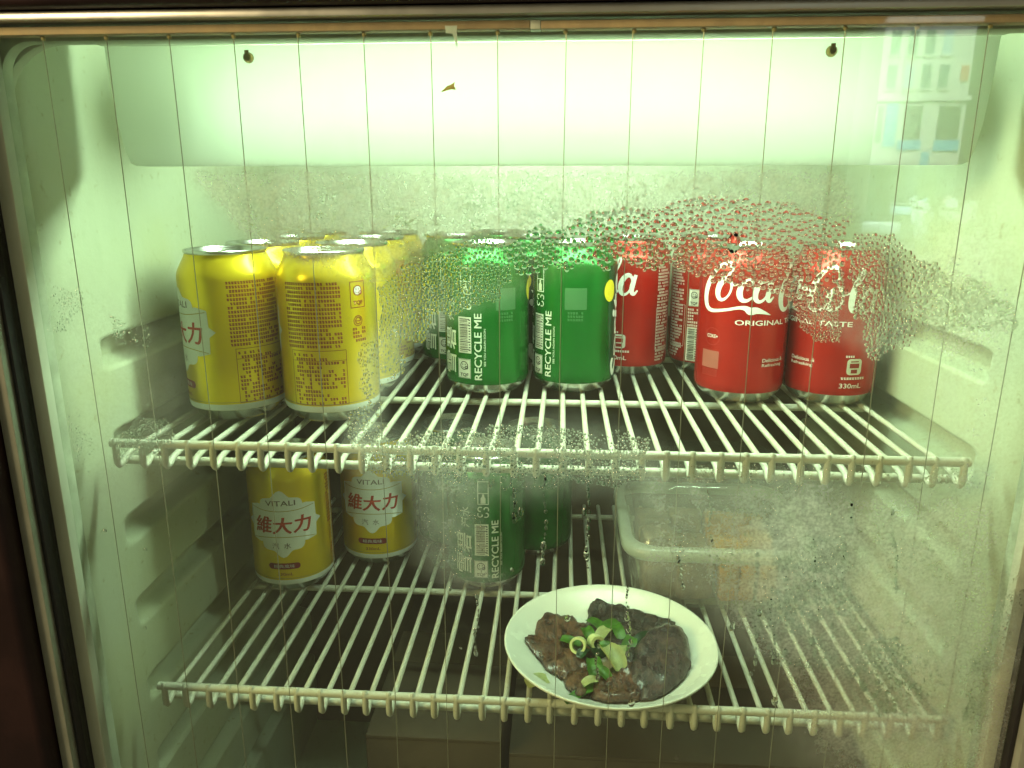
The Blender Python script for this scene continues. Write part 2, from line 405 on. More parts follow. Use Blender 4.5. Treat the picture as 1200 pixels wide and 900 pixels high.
# ------------------------------------------------------------------ wire shelves
def wire_shelf(z0, x0, x1, label, yf=.413, yb=.742, phase=0.0):
    s = tag(empty('wire_shelf', (0, 0, z0)), label, 'shelf', 'white wire shelves')
    def part(nm, pts, r, n=8): return obj(nm, tube_mesh(pts, r, n), M['wire'], s)
    part('front_rail', [(x0 - .004, yf, .0072), (x0, yf, .0072), ((x0 + x1) / 2, yf, .0068), (x1, yf, .0072), (x1 + .004, yf, .0072)], .0027, 10)
    part('lower_rail', [(x0 - .005, yf + .0105, -.0072), (x1 + .005, yf + .0105, -.0072)], .0027, 10)
    part('cross_bar', [(x0 - .005, .567, -.0072), (x1 + .005, .567, -.0072)], .0027, 10)
    part('rear_rail', [(x0 - .005, .725, -.0072), (x1 + .005, .725, -.0072)], .0027, 10)
    nb = int(round((x1 - x0) / .0150))
    bars = []
    for i in range(nb + 1):
        x = x0 + (x1 - x0) * i / nb
        e = random.uniform(-.0008, .0008); k = random.uniform(-.0009, .0009); q = random.uniform(-.0006, .0006)
        pts = [(x + e, yb, -.0022), (x + q, .6, -.0022), (x + k, .45, -.0022), (x + k, yf + .017, -.0023), (x + k, yf + .0085, -.0034), (x + k, yf + .0035, -.0060), (x + k, yf + .0004, -.0068), (x + k, yf - .0012, -.0048), (x + k, yf - .0014, .0000), (x + k, yf - .0010, .0050), (x + k, yf - .0006, .0094), (x + k, yf - .0004, .0102)]
        bars.append(part('shelf_bar', pts, [.0019] * 5 + [.0021] * 5 + [.0020, .0012], 8))
    return s
shelf_hi = wire_shelf(0.0, -.265, .225, 'white coated wire shelf carrying the three kinds of cans')
shelf_lo = wire_shelf(-.168, -.256, .236, 'white coated wire shelf carrying the plate of beef')

# ------------------------------------------------------------------ drinks cans: shapes and flat print
CAN_R = .0330
PROF = [(.0258, .0005), (.0275, .0022), (.0302, .0055), (.0322, .0085), (.0329, .0110), (.0330, .0140), (.0330, .0960), (.0328, .0985), (.0320, .1012), (.0300, .1052), (.0280, .1090), (.0269, .1112), (.0266, .1125)]
def prof_r(z):
    for (r0, z0), (r1, z1) in zip(PROF, PROF[1:]):
        if z <= z1: return r0 + (r1 - r0) * max(0, (z - z0)) / (z1 - z0)
    return PROF[-1][0]
def g_rect(x0, z0, x1, z1): return ([(x0, z0), (x1, z0), (x1, z1), (x0, z1)], [(0, 1, 2, 3)])
def g_poly(p): return (list(p), [tuple(range(len(p)))])
def g_ell(cx, cz, rx, rz, n=28): return g_poly([(cx + rx * math.cos(2 * math.pi * i / n), cz + rz * math.sin(2 * math.pi * i / n)) for i in range(n)])
def g_ring(cx, cz, rx, rz, w, n=28):
    v = []; f = []
    for i in range(n):
        c, s = math.cos(2 * math.pi * i / n), math.sin(2 * math.pi * i / n)
        v += [(cx + rx * c, cz + rz * s), (cx + (rx - w) * c, cz + (rz - w) * s)]
    for i in range(n):
        j = (i + 1) % n; f.append((2 * i, 2 * j, 2 * j + 1, 2 * i + 1))
    return v, f
def g_frame(x0, z0, x1, z1, w):
    return [g_rect(x0, z0, x1, z0 + w), g_rect(x0, z1 - w, x1, z1), g_rect(x0, z0 + w, x0 + w, z1 - w), g_rect(x1 - w, z0 + w, x1, z1 - w)]
def g_stroke(pts, sub=5):
    P = [Vector((p[0], p[1], p[2])) for p in pts]; Q = []
    for i in range(len(P) - 1):
        a, b, c, d = P[max(i - 1, 0)], P[i], P[i + 1], P[min(i + 2, len(P) - 1)]
        for k in range(sub):
            t = k / sub
            Q.append(.5 * ((2 * b) + (c - a) * t + (2 * a - 5 * b + 4 * c - d) * t * t + (3 * b - a - 3 * c + d) * t ** 3))
    Q.append(P[-1]); v = []; f = []
    for i, q in enumerate(Q):
        t = (Q[min(i + 1, len(Q) - 1)] - Q[max(i - 1, 0)]); t = Vector((t.x, t.y)).normalized(); w = max(.15, q.z) / 2
        v += [(q.x - t.y * w, q.y + t.x * w), (q.x + t.y * w, q.y - t.x * w)]
    for i in range(len(Q) - 1): f.append((2 * i, 2 * i + 1, 2 * i + 3, 2 * i + 2))
    return v, f
_tc = {}
def g_text(s, cx, cz, h, rot=0, bold=0.0, sx=1.0, shear=0.0, width=None):
    """lettering outlines of height h centred on (cx, cz), in millimetres"""
    k = (s, bold, shear)
    if k not in _tc:
        c = bpy.data.curves.new('t', 'FONT'); c.body = s; c.size = 1; c.offset = bold; c.shear = shear; c.resolution_u = 3
        o = bpy.data.objects.new('t', c); COL.objects.link(o)
        bpy.context.view_layer.update()
        me = o.evaluated_get(bpy.context.evaluated_depsgraph_get()).to_mesh()
        _tc[k] = ([(v.co.x, v.co.y) for v in me.vertices], [tuple(p.vertices) for p in me.polygons])
        bpy.data.objects.remove(o); bpy.data.curves.remove(c)
    v, f = _tc[k]
    x0, x1 = min(p[0] for p in v), max(p[0] for p in v); y0, y1 = min(p[1] for p in v), max(p[1] for p in v)
    sc = h / (y1 - y0); kx = sc * sx if width is None else width / (x1 - x0)
    out = []
    for x, y in v:
        a, b = (x - (x0 + x1) / 2) * kx, (y - (y0 + y1) / 2) * sc
        if rot == 90: a, b = -b, a
        out.append((cx + a, cz + b))
    return out, f
def wrap_print(geos, lift):
    """cut flat print (mm) into narrow strips and lay it round the can"""
    bm = bmesh.new()
    up = {}
    for g_ in geos:
        v, f = g_[0], g_[1]
        vs = [bm.verts.new((x, g_[2] if len(g_) > 2 else 0, z)) for x, z in v]
        for q in f:
            try: bm.faces.new([vs[i] for i in q])
            except ValueError: pass
    bmesh.ops.triangulate(bm, faces=bm.faces)
    xs = [v.co.x for v in bm.verts]; zs = [v.co.z for v in bm.verts]
    x = math.floor(min(xs) / 3) * 3
    while x < max(xs):
        bmesh.ops.bisect_plane(bm, geom=bm.verts[:] + bm.edges[:] + bm.faces[:], plane_co=(x, 0, 0), plane_no=(1, 0, 0)); x += 3
    for zc in (8.5, 11, 14, 96, 98.5, 101.2, 105.2):
        if min(zs) < zc < max(zs): bmesh.ops.bisect_plane(bm, geom=bm.verts[:] + bm.edges[:] + bm.faces[:], plane_co=(0, 0, zc), plane_no=(0, 0, 1))
    for v in bm.verts:
        a = v.co.x / 33.0; z = v.co.z / 1000; r = prof_r(z) + lift + v.co.y
        v.co = (r * math.sin(a), -r * math.cos(a), z)
    bm.normal_update()
    for f in bm.faces:
        c = f.calc_center_median()
        if f.normal.x * c.x + f.normal.y * c.y < 0: f.normal_flip()
    return mesh_of(bm, True)
def greek(x0, x1, z1, z0, pitch, h, w, fill=.9, rnd=None):
    """rows of unreadable tiny characters"""
    rnd = rnd or random; out = []; z = z1
    while z > z0:
        L = x0 + (x1 - x0) * (1 if rnd.random() < .6 else rnd.uniform(.45, 1)); x = x0
        while x + w < L:
            if rnd.random() < fill:
                a = rnd.uniform(.0, .2) * w
                out.append(g_rect(x + a, z - h, x + w * .97, z - h * .52)); out.append(g_rect(x, z - h * .44, x + w - a, z))
            x += w * 1.28
        z -= pitch
    return out
def tqf(x0, z0, x1, z1):
    """small square quality mark: dark face in a ring over three letters, on white"""
    cx = (x0 + x1) / 2; w = x1 - x0; h = z1 - z0; r = w * .30; cz = z0 + h * .66
    white = [g_rect(x0, z0, x1, z1)]
    k = [g_ring(cx, cz, r, r, w * .06), g_ell(cx - r * .35, cz + r * .25, r * .12, r * .2, 10), g_ell(cx + r * .3, cz + r * .25, r * .12, r * .2, 10),
         g_stroke([(cx - r * .55, cz - r * .2, .35), (cx - r * .1, cz - r * .55, .45), (cx + r * .45, cz - r * .3, .35)], 3), g_ring(cx + r * .62, cz - r * .45, r * .42, r * .42, w * .06, 16),
         g_text('TQF', cx, z0 + h * .17, h * .2, bold=.03, width=w * .66)]
    k += g_frame(x0 + .25, z0 + .25, x1 - .25, z1 - .25, .3)
    return white, k
def barcode(x0, z0, x1, z1, rot, rnd):
    white = [g_rect(x0, z0, x1, z1)]; k = []; z = z0 + 1.2
    if rot:
        while z < z1 - 1.4:
            w = rnd.choice((.3, .45, .7)); k.append(g_rect(x0 + (x1 - x0) * .1, z, x1 - (x1 - x0) * (.26 if rnd.random() < .85 else .12), z + w)); z += w + rnd.choice((.35, .5, .8))
        q = z0 + 2
        while q < z1 - 2: k.append(g_rect(x1 - (x1 - x0) * .18, q, x1 - (x1 - x0) * .06, q + .9)); q += 2.1
    return white, k
def band(z0, z1): return [g_rect(-103.6, z0, 103.6, z1)]

def lathe_mesh(prof, n=56, ang=40): return mesh_of(lathe(prof, n), True, ang)
BODY = {k: lathe_mesh([(r - .0000, z) for r, z in PROF if .0085 <= z]) for k in ('gold', 'green', 'red')}
BASE = lathe_mesh([(0, .0095), (.012, .0085), (.020, .0055), (.0238, .0012), (.0248, .0), (.0258, .0005), (.0275, .0022), (.0302, .0055), (.0322, .0085)])
LID = lathe_mesh([(.0266, .1125), (.0270, .1130), (.0274, .1138), (.0274, .1148), (.0269, .1153), (.0262, .1150), (.0257, .1138), (.0250, .1105), (.0243, .1096), (.0236, .1100), (.0228, .1109), (.0222, .1112), (.0, .1112)])
bm = bmesh.new()
pts = [(.0085 * math.sin(a) * (1.0 if math.cos(a) > 0 else .92), .0125 * math.cos(a)) for a in [2 * math.pi * i / 24 for i in range(24)]]
lo = [bm.verts.new((x, y - .004, .1117)) for x, y in pts]; hi = [bm.verts.new((x, y - .004, .1129)) for x, y in pts]
inn = [bm.verts.new((x * .55, y * .45 - .0075, .1129)) for x, y in pts]; inl = [bm.verts.new((x * .55, y * .45 - .0075, .1117)) for x, y in pts]
for i in range(24):
    j = (i + 1) % 24
    for a, b in ((lo, hi), (hi, inn), (inn, inl), (inl, lo)): bm.faces.new((a[i], a[j], b[j], b[i]))
bmesh.ops.recalc_face_normals(bm, faces=bm.faces)
r = bmesh.ops.create_uvsphere(bm, u_segments=12, v_segments=6, radius=.003)
for v in r['verts']: v.co = (v.co.x, v.co.y + .0025, .1131 + v.co.z * .35)
TAB = mesh_of(bm, True, 40)

# -- gold can: white cartouche with red characters, tiny red-brown text block, white foot band
PRINT = {}
rg = random.Random(3)
CX = -44.0
badge = [g_poly([(CX + (21 + 2.2 * math.cos(a * 8)) * math.cos(a), 62 + (27 + 2.0 * math.cos(a * 8)) * math.sin(a)) for a in [2 * math.pi * i / 64 for i in range(64)]])]
hexb = [g_poly([(CX - 33, 62.5), (CX - 28.5, 66), (CX - 28, 77), (CX - 20, 79), (CX, 77), (CX + 20, 79), (CX + 28, 77), (CX + 28.5, 66), (CX + 33, 62.5), (CX + 28.5, 59), (CX + 28, 48), (CX + 20, 46), (CX, 48), (CX - 20, 46), (CX - 28, 48), (CX - 28.5, 59)])]
lines = [g_stroke([(CX - 27, 76, .5), (CX - 14, 74, .6), (CX, 73.4, .6), (CX + 14, 74, .6), (CX + 27, 76, .5)], 4), g_stroke([(CX - 27, 48.5, .5), (CX - 14, 50.4, .6), (CX, 51, .6), (CX + 14, 50.4, .6), (CX + 27, 48.5, .5)], 4)]
def fat(ch, cx, cz, h, w):
    """bold brush weight: the same character laid three times, a hair apart"""
    return [g_text(ch, cx + dx, cz + dz, h, width=w, shear=.12) + (i * .00003,) for i, (dx, dz) in enumerate(((-.55, .1), (0, -.3), (.5, .2)))]
red = [fat('維', CX - 15.5, 61.5, 14.5, 15.5), fat('大', CX + .5, 61.0, 14.0, 15.5), fat('力', CX + 16.5, 61.5, 14.5, 14)]
tw, tk = tqf(43.5, 78.5, 55.0, 95.5)
tk2 = g_frame(43.3, 78.2, 55.2, 95.8, .5)
block = greek(-2, 38, 96, 53, 2.75, 1.75, 1.45, rnd=rg) + greek(2, 38, 49, 15, 2.75, 1.75, 1.45, .72, rg) + g_frame(.5, 13.6, 38.6, 51.2, .35) + [g_rect(14, 14, 14.3, 44), g_rect(.8, 44, 38.4, 44.3)]
PRINT['gold'] = [
    ('foot_band', wrap_print(band(8.6, 12.9), .00009), 'p_white'),
    ('foot_line', wrap_print(band(14.0, 14.5), .00009), 'p_gold'),
    ('badge', wrap_print(badge, .00008), 'p_white'), ('badge_band', wrap_print(hexb, .00016), 'p_white'),
    ('badge_line', wrap_print(lines[:1], .00024), 'p_gold'), ('badge_line', wrap_print(lines[1:], .00024), 'p_gold'),
    ('character', wrap_print(red[0], .00024), 'p_red'), ('character', wrap_print(red[1], .00024), 'p_red'), ('character', wrap_print(red[2], .00024), 'p_red'),
    ('lettering', wrap_print([g_text('VITALI', CX, 80.3, 4.4, bold=.012, width=24)], .00024), 'p_grey'),
    ('small_characters', wrap_print([g_text('汽', CX - 6, 43.5, 5.2, width=5.6), g_text('水', CX + 3.5, 43.5, 5.2, width=5.6)], .00024), 'p_grey'),
    ('flavour_pill', wrap_print([g_poly([(CX + x, z) for x, z in rrect(-13.5, 12.5, 22.6, 28.0, 2.6, 5)])], .00008), 'p_maroon'),
    ('pill_characters', wrap_print([g_text('經典風味', CX - .5, 25.3, 3.2, width=17)], .00016), 'p_silver'),
    ('volume_text', wrap_print([g_text('330mL', CX, 18.2, 2.6, bold=.01, width=13)] + block, .00008), 'p_brown'),
    ('quality_mark', wrap_print([g_ell(49.2, 89.5, 3.3, 3.3)], .00008), 'p_white'),
    ('mark_outline', wrap_print(tk[1:6] + [tk[0]] + tk2 + [g_ring(48.5, 69.5, 3.6, 3.6, .5), g_stroke([(46.4, 69.5, .6), (50.3, 69.5, .6), (50, 71.2, .6), (48, 71.8, .6), (46.5, 69.5, .6), (47.8, 67.4, .6), (50.3, 68, .6)], 4)] + greek(44, 55, 65, 57, 2.6, 1.7, 1.45, rnd=rg), .00016), 'p_brown'),
]
# -- green can: vertical words, bar code, quality mark, recycling marks, yellow fruit, white swash letters
w1, k1 = barcode(-37.6, 33.2, -26.3, 61.0, True, rg); w2, k2 = tqf(-38.4, 13.4, -27.0, 28.6)
def recycle(cx, cz, s):
    o = []
    for a in range(4):
        M2 = Matrix.Rotation(math.pi / 2 * a, 2)
        def T(p): q = M2 @ Vector(p); return (cx + q.x * s, cz + q.y * s)
        o.append(g_stroke([T((.95, .2)) + (.9,), T((.95, .75)) + (.9,), T((.55, .95)) + (.9,), T((.2, .75)) + (.9,), T((.2, .45)) + (.9,)], 3))
    return o
rec = recycle(-30.5, 71.5, 4.4) + g_frame(-35, 78, -26, 98, .7) + [g_rect(-35, 87.4, -26, 88.0), g_poly([(-32.5, 79), (-28.5, 79), (-28.5, 83.5), (-29.7, 85), (-29.8, 87), (-31.2, 87), (-31.3, 85), (-32.5, 83.5)])]
cn = [g_text('雪', -48, 24, 15, 90, bold=.01, width=17), g_text('碧', -48, 43, 15, 90, bold=.01, width=17), g_text('汽水', -46, 66, 8, 90, bold=.01, width=18)]
sp = g_text('Sprite', 47, 50, 24, 90, bold=.03, shear=.12, width=82)
PRINT['green'] = [
    ('word_panel', wrap_print([g_poly([(36.5, 8.9), (40, 8.9), (66, 8.9), (66, 98), (31, 98), (29.5, 92), (30, 60), (33, 20)])], .00006), 'p_dgreen'),
    ('code_panel', wrap_print(w1 + w2, .00009), 'p_silver'), ('bar_code', wrap_print(k1 + k2, .00018), 'p_black'),
    ('slogan', wrap_print([g_text('RECYCLE ME', -21.12, 38.4, 5.6, 90, width=51), g_text('RECYCLE ME', -20.88, 38.6, 5.6, 90, width=51) + (.00004,), g_text('RECYCLE ME', -20.95, 38.25, 5.6, 90, width=51) + (.00008,), g_text('SEE YOU AGAIN SOON', -15.8, 38.0, 1.5, 90, bold=.012, width=29)] + rec, .00009), 'p_silver'),
    ('swash_letters', wrap_print([sp] , .00016), 'p_white'), ('characters', wrap_print(cn, .00009), 'p_silver'),
    ('blank_patch', wrap_print([g_rect(-7.4, 66.2, 9.4, 82.6)] + greek(-5, 8, 64.5, 59, 2.6, 1.7, 1.6, rnd=rg), .00009), 'patch_green'),
    ('fruit', wrap_print([g_ell(31.2, 79.2, 6.6, 8.4)], .00016), 'p_yellow'),
]
# -- red can: white script, tail swash, small words
def oval(cx, cz, rx, rz, wl=4.6, wr=1.4, sl=.22):
    out = []
    for i in range(17):
        a = math.pi * .35 + 2 * math.pi * i / 16
        x, z = rx * math.cos(a), rz * math.sin(a)
        out.append((cx + x + z * sl, cz + z, wl + (wr - wl) * (.5 + .5 * math.cos(a + .35))))
    return g_stroke(out, 3)
def letter_a(cx, cz, h=8.0):
    return [oval(cx, cz, 4.6, h, 4.3, 1.5), g_stroke([(cx + 7.6, cz + h + .3, 2.6), (cx + 5.4, cz + 1, 3.9), (cx + 4.4, cz - h * .62, 3.7), (cx + 6.2, cz - h + .4, 2.6), (cx + 9.2, cz - h * .55, 1.1)])]
scr = [g_stroke([(-13.5, 92.5, .6), (-10.4, 96.5, 2.4), (-9.8, 100.5, 3.0), (-13, 103.2, 2.6), (-19, 100.8, 2.8), (-25, 94, 3.8), (-29.6, 85, 4.8), (-30.8, 77, 4.8), (-28.6, 70.6, 3.7), (-23, 68.2, 2.6), (-12, 69.8, 2.1), (-3.5, 71.8, 2.2), (1.5, 71.8, 3.4), (5.2, 69.8, 5.4), (9.5, 70.2, 4.6), (14.5, 69.0, 2.6), (20.5, 66.9, .3)], 6),
       oval(-14.2, 84.4, 4.9, 7.6), g_stroke([(-10.6, 91.2, 1.4), (-8.2, 88.2, 1.7), (-5.2, 88.4, 1.2), (-2.8, 90.0, 1.0)], 4),
       g_stroke([(5.0, 88.3, 2.6), (5.2, 91.3, 2.2), (2.4, 92.2, 1.8), (-1.6, 88.4, 3.4), (-3.2, 82.6, 4.4), (-1.4, 77.9, 3.5), (2.6, 77.4, 2.2), (6.8, 80.6, 1.1)], 5)] + letter_a(12.6, 84.0, 7.4) + [
       g_stroke([(20.6, 83.6, 3.0), (23, 84.2, 3.0), (26.2, 84.9, 3.0)], 3),
       g_stroke([(46.5, 91, .6), (48.5, 96, 2.4), (46, 100.6, 3.0), (40, 100.2, 2.8), (33.6, 93, 4.0), (29.6, 83, 5.2), (29.4, 75, 4.8), (32.2, 70.4, 3.6), (37, 70.2, 2.4), (41, 73.4, 1.2)], 6),
       oval(46.8, 78.5, 4.6, 7.6), g_stroke([(50.4, 85, 1.3), (53, 82.4, 1.5), (56.4, 83.6, 1.1)], 4),
       g_stroke([(57.2, 83.5, 1.0), (61.6, 90, 1.4), (64.6, 97, 1.8), (64.0, 100.6, 1.6), (61.6, 97.4, 2.6), (58.6, 86, 4.2), (57.6, 76, 4.4), (59.4, 70.8, 3.4), (63.4, 73.2, 1.2)], 6)] + letter_a(69.6, 77.6, 8.0)
words = [g_text('ORIGINAL TASTE', 27.6, 61.2, 3.7, bold=.012, width=65), g_text('Delicious &', 27, 33.4, 2.7, bold=.012, width=20), g_text('Refreshing', 26.4, 29.4, 3.0, bold=.012, width=19),
         g_text('330mL', 63.6, 16.0, 3.6, bold=.012, width=16.5), g_text('COKE+', -21.6, 49.4, 2.6, bold=.01, width=9.5)]
words += greek(56, 74, 22.4, 20, 2.6, 1.7, 1.6, rnd=rg) + greek(58, 70, 38.5, 37, 2.6, 1.5, 1.3, rnd=rg)
nut = greek(98, 116, 92, 12, 2.6, 1.6, 1.2, .9, rg) + g_frame(97.5, 22, 117, 58, .35)
w3, k3 = tqf(120.0, 57.5, 129.8, 72); w4, k4 = barcode(120.0, 10, 129.8, 39.6, True, rg)
PRINT['red'] = [
    ('script_letters', wrap_print(scr, .00012), 'p_white'), ('small_words', wrap_print(words, .00010), 'p_white'),
    ('round_mark', wrap_print([g_ring(-21.6, 49.0, 6.6, 6.6, .35)], .00010), 'p_dred'),
    ('blank_patch', wrap_print([g_rect(-30.5, 25.2, -15.0, 38.4)], .00009), 'patch_red'),
    ('patch_foot', wrap_print([g_rect(-29.8, 19.0, -15.6, 24.6)], .00009), 'p_dred'),
    ('tag_mark', wrap_print([g_poly([(65 + x, z) for x, z in rrect(-5.6, 5.6, 24.2, 36, 2.5, 4)])], .00009), 'p_silver'),
    ('tag_lines', wrap_print([g_rect(62, 33.6, 68, 34.4), g_rect(61.4, 29.2, 68.6, 32.6), g_rect(62.6, 25.4, 67.4, 28.2)], .00018), 'p_dred'),
    ('fact_text', wrap_print(nut + greek(120, 130, 55.5, 41, 2.7, 1.7, 1.5, rnd=rg), .00010), 'p_silver'),
    ('code_panel', wrap_print(w3 + w4, .00009), 'p_silver'), ('bar_code', wrap_print(k3 + k4, .00018), 'p_black'),
]
STUFF_PRINT = ('volume_text', 'mark_outline', 'fact_text', 'small_words', 'bar_code', 'slogan', 'small_characters', 'pill_characters', 'tag_lines')
GROUP = {'gold': 'gold drinks cans', 'green': 'green drinks cans', 'red': 'red drinks cans'}
def can(kind, x, y, z, shift, label):
    c = tag(empty('drinks_can', (x, y, z), math.atan2(-x, y) - shift / 33.0), label, 'can', GROUP[kind])
    obj('body', BODY[kind], M[kind], c); obj('base', BASE, M['can_metal'], c)
    lid = obj('lid', LID, M['can_metal'], c); obj('pull_tab', TAB, M['can_metal'], lid)
    for nm, me, mt in PRINT[kind]:
        o = obj(nm, me, M[mt], c)
        if nm in STUFF_PRINT: o['kind'] = 'stuff'
    return c
ordn = ['front', 'second', 'third', 'rearmost']
for col, (x, sh, word) in enumerate(((-.231, 0, 'column along the left wall'), (-.162, 28, 'column next to the green cans'))):
    for r_ in range(4):
        s_ = sh if r_ == 0 else random.uniform(-100, 100)
        can('gold', x + random.uniform(-.001, .001) * (r_ > 0), .510 + .0672 * r_, .0002, s_, f'{ordn[r_]} gold can on the upper shelf, {word}')
can('green', -.059, .589, .0002, -14, 'upper green can nearest the gold cans, white words down its middle')
can('green', .010, .598, .0002, 0, 'upper green can beside the red cans, yellow fruit at its right edge')
can('green', -.094, .675, .0002, -20, 'upper green can half hidden behind the front gold and green cans')
can('green', -.025, .669, .0002, 40, 'upper green can standing behind the gap between two front green cans')
can('green', -.060, .731, .0002, -60, 'rearmost green can on the upper shelf, only its lid showing through the drops')
can('red', .137, .578, .0002, 0, 'front red can with white script and ORIGINAL facing forward')
can('red', .2045, .577, .0002, 47, 'red can by the right wall with 330mL on its front')
can('red', .059, .659, .0002, 73, 'red can behind the green can, only the last script letter showing')
can('red', .129, .673, .0002, 137, 'red can set back between two others, its bar code side showing')
can('gold', -.225, .575, -.1678, -35.6, 'gold can on the lower shelf by the left wall, its whole white badge showing')
can('gold', -.162, .624, -.1678, -37, 'gold can on the lower shelf set back beside the misted green cans')
can('green', -.061, .589, -.1678, -28, 'front green can on the lower shelf with RECYCLE ME down its side')
can('green', -.099, .656, -.1678, -95, 'green can on the lower shelf behind the mist, swash letters on its side')
can('green', -.021, .649, -.1678, 100, 'dark green can on the lower shelf, right and behind the front green can')

# ------------------------------------------------------------------ plate with braised beef
PZ = -.168
PC = (.0370, .4640)
prof = [(0, .0052), (.030, .0052), (.042, .0058), (.050, .0082), (.058, .0125), (.067, .0182), (.0715, .0214), (.0727, .0218), (.0731, .0210), (.0722, .0196), (.064, .0135), (.052, .0052), (.045, .0022), (.043, .0), (.040, .0), (.039, .0018), (0, .0018)]
pl = obj('dinner_plate', mesh_of(lathe(prof, 72), True), M['plate'], None, (PC[0], PC[1], PZ + .0002))
tag(pl, 'small round off-white plate of sliced beef on the lower wire shelf', 'plate')
def plate_z(x, y):
    r = math.hypot(x - PC[0], y - PC[1])
    for (r0, z0), (r1, z1) in zip(prof, prof[1:8]):
        if r <= r1: return PZ + z0 + (z1 - z0) * (r - r0) / (r1 - r0)
    return PZ + .0215
SL = {
'left': [(-0.0201, 0.4708), (-0.0131, 0.4737), (-0.0102, 0.4971), (0.003, 0.5007), (0.0191, 0.4991), (0.0246, 0.4876), (0.0233, 0.47), (0.0233, 0.4491), (0.0125, 0.4439), (0.0045, 0.4401), (-0.0035, 0.4473), (-0.0126, 0.4581)],
'top': [(0.0259, 0.5036), (0.0287, 0.5191), (0.0378, 0.5183), (0.0496, 0.5148), (0.0612, 0.5114), (0.072, 0.5026), (0.0831, 0.498), (0.078, 0.481), (0.0631, 0.4727), (0.0477, 0.4716), (0.0354, 0.4757), (0.026, 0.4851)],
'small': [(0.0059, 0.4327), (0.0098, 0.4426), (0.0193, 0.4477), (0.0244, 0.4414), (0.028, 0.4341), (0.0224, 0.4234), (0.0171, 0.4131), (0.0122, 0.4187), (0.0091, 0.4256)],
'middle': [(0.0359, 0.4832), (0.0491, 0.4892), (0.0584, 0.4822), (0.0598, 0.4676), (0.0555, 0.4512), (0.0458, 0.4461), (0.0383, 0.4546), (0.0351, 0.4684)],
'right': [(0.0564, 0.4604), (0.0631, 0.4727), (0.0772, 0.486), (0.0879, 0.4817), (0.0908, 0.4603), (0.0867, 0.4466), (0.0764, 0.429), (0.0661, 0.4183), (0.0559, 0.4157), (0.0505, 0.4253), (0.0516, 0.4443)],
'bottom': [(0.0252, 0.4277), (0.0322, 0.4398), (0.0444, 0.446), (0.0522, 0.4443), (0.0531, 0.4255), (0.0546, 0.4156), (0.0418, 0.4099), (0.0295, 0.411), (0.0247, 0.4156)],
}
def beef(pts, base, thick, tilt, seed):
    """an uneven slab of meat with a torn outline, lying on whatever is below"""
    rn = random.Random(seed); n = len(pts); c = Vector((sum(p[0] for p in pts) / n, sum(p[1] for p in pts) / n, 0))
    ring = []
    for i in range(n):
        w_, a, b, d_ = Vector(pts[i - 1]), Vector(pts[i]), Vector(pts[(i + 1) % n]), Vector(pts[(i + 2) % n])
        for k in range(6):
            t = k / 6                                              # rounded by a uniform B-spline
            ring.append((w_ * (1 - t) ** 3 + a * (3 * t ** 3 - 6 * t * t + 4) + b * (-3 * t ** 3 + 3 * t * t + 3 * t + 1) + d_ * t ** 3) / 6)
    m_ = len(ring); R = 9; bm = bmesh.new(); top = []; bot = []
    for j in range(1, R + 1):
        t = j / R; rt = []; rb = []
        for i, q in enumerate(ring):
            d = Vector((q.x - c.x, q.y - c.y)); d *= 1.15 + .10 * noise.noise(Vector((q.x * 160, q.y * 160, seed * 3.1))) + .07 * noise.noise(Vector((q.x * 520, q.y * 520, seed * 1.7)))
            if rn.random() < .12 and j == R: d *= .95
            x, y = c.x + d.x * t, c.y + d.y * t
            und = .0026 * noise.noise(Vector((x * 75, y * 75, seed))) + 0.0014 * noise.noise(Vector((x * 260, y * 110, seed + 9))) + .0008 * noise.noise(Vector((x * 700, y * 500, seed + 4)))
            zb = max(base, plate_z(x, y) + .0004) + tilt[0] * (x - c.x) + tilt[1] * (y - c.y)
            zb = max(zb, plate_z(x, y) + .0003)
            e = 1 - t ** 7 * .75
            rb.append(bm.verts.new((x, y, zb + (.0003 if j < R else .0012))))
            rt.append(bm.verts.new((x, y, zb + .0015 + thick * e + und * (1 - .4 * t))))
        top.append(rt); bot.append(rb)
    for L in (top, bot):
        cc = bm.verts.new((c.x, c.y, sum(v.co.z for v in L[0]) / m_))
        for i in range(m_): bm.faces.new((cc, L[0][i], L[0][(i + 1) % m_]))
        for a, b in zip(L, L[1:]):
            for i in range(m_): bm.faces.new((a[i], a[(i + 1) % m_], b[(i + 1) % m_], b[i]))
    for i in range(m_): bm.faces.new((top[-1][i], top[-1][(i + 1) % m_], bot[-1][(i + 1) % m_], bot[-1][i]))
    bmesh.ops.recalc_face_normals(bm, faces=bm.faces)
    return mesh_of(bm, True, 60)
BL = {'left': ('dark brown beef slice at the left of the plate, with a torn edge', 0.0, .0050, (0, .05)), 'top': ('long dark beef slice at the back of the plate', .0008, .0052, (0, .06)),
      'small': ('small reddish piece of beef at the front left of the plate', .0003, .0045, (0, 0)), 'middle': ('beef slice in the middle of the plate under the split scallion', .0048, .0050, (.05, .05)),
      'right': ('large grey-brown beef slice at the right of the plate', .0062, .0075, (-.05, .12)), 'bottom': ('reddish brown beef slice at the front of the plate', .0022, .0068, (.05, .10))}
for i, (k, (lab, up, th, tl_)) in enumerate(BL.items()):
    o = obj('beef_slice', beef(SL[k], PZ + .0056 + up, th, tl_, i + 2), M[{'right': 'beef_grey', 'top': 'beef_dark', 'middle': 'beef_dark'}.get(k, 'beef_brown')]); tag(o, lab, 'beef slice', 'slices of braised beef')

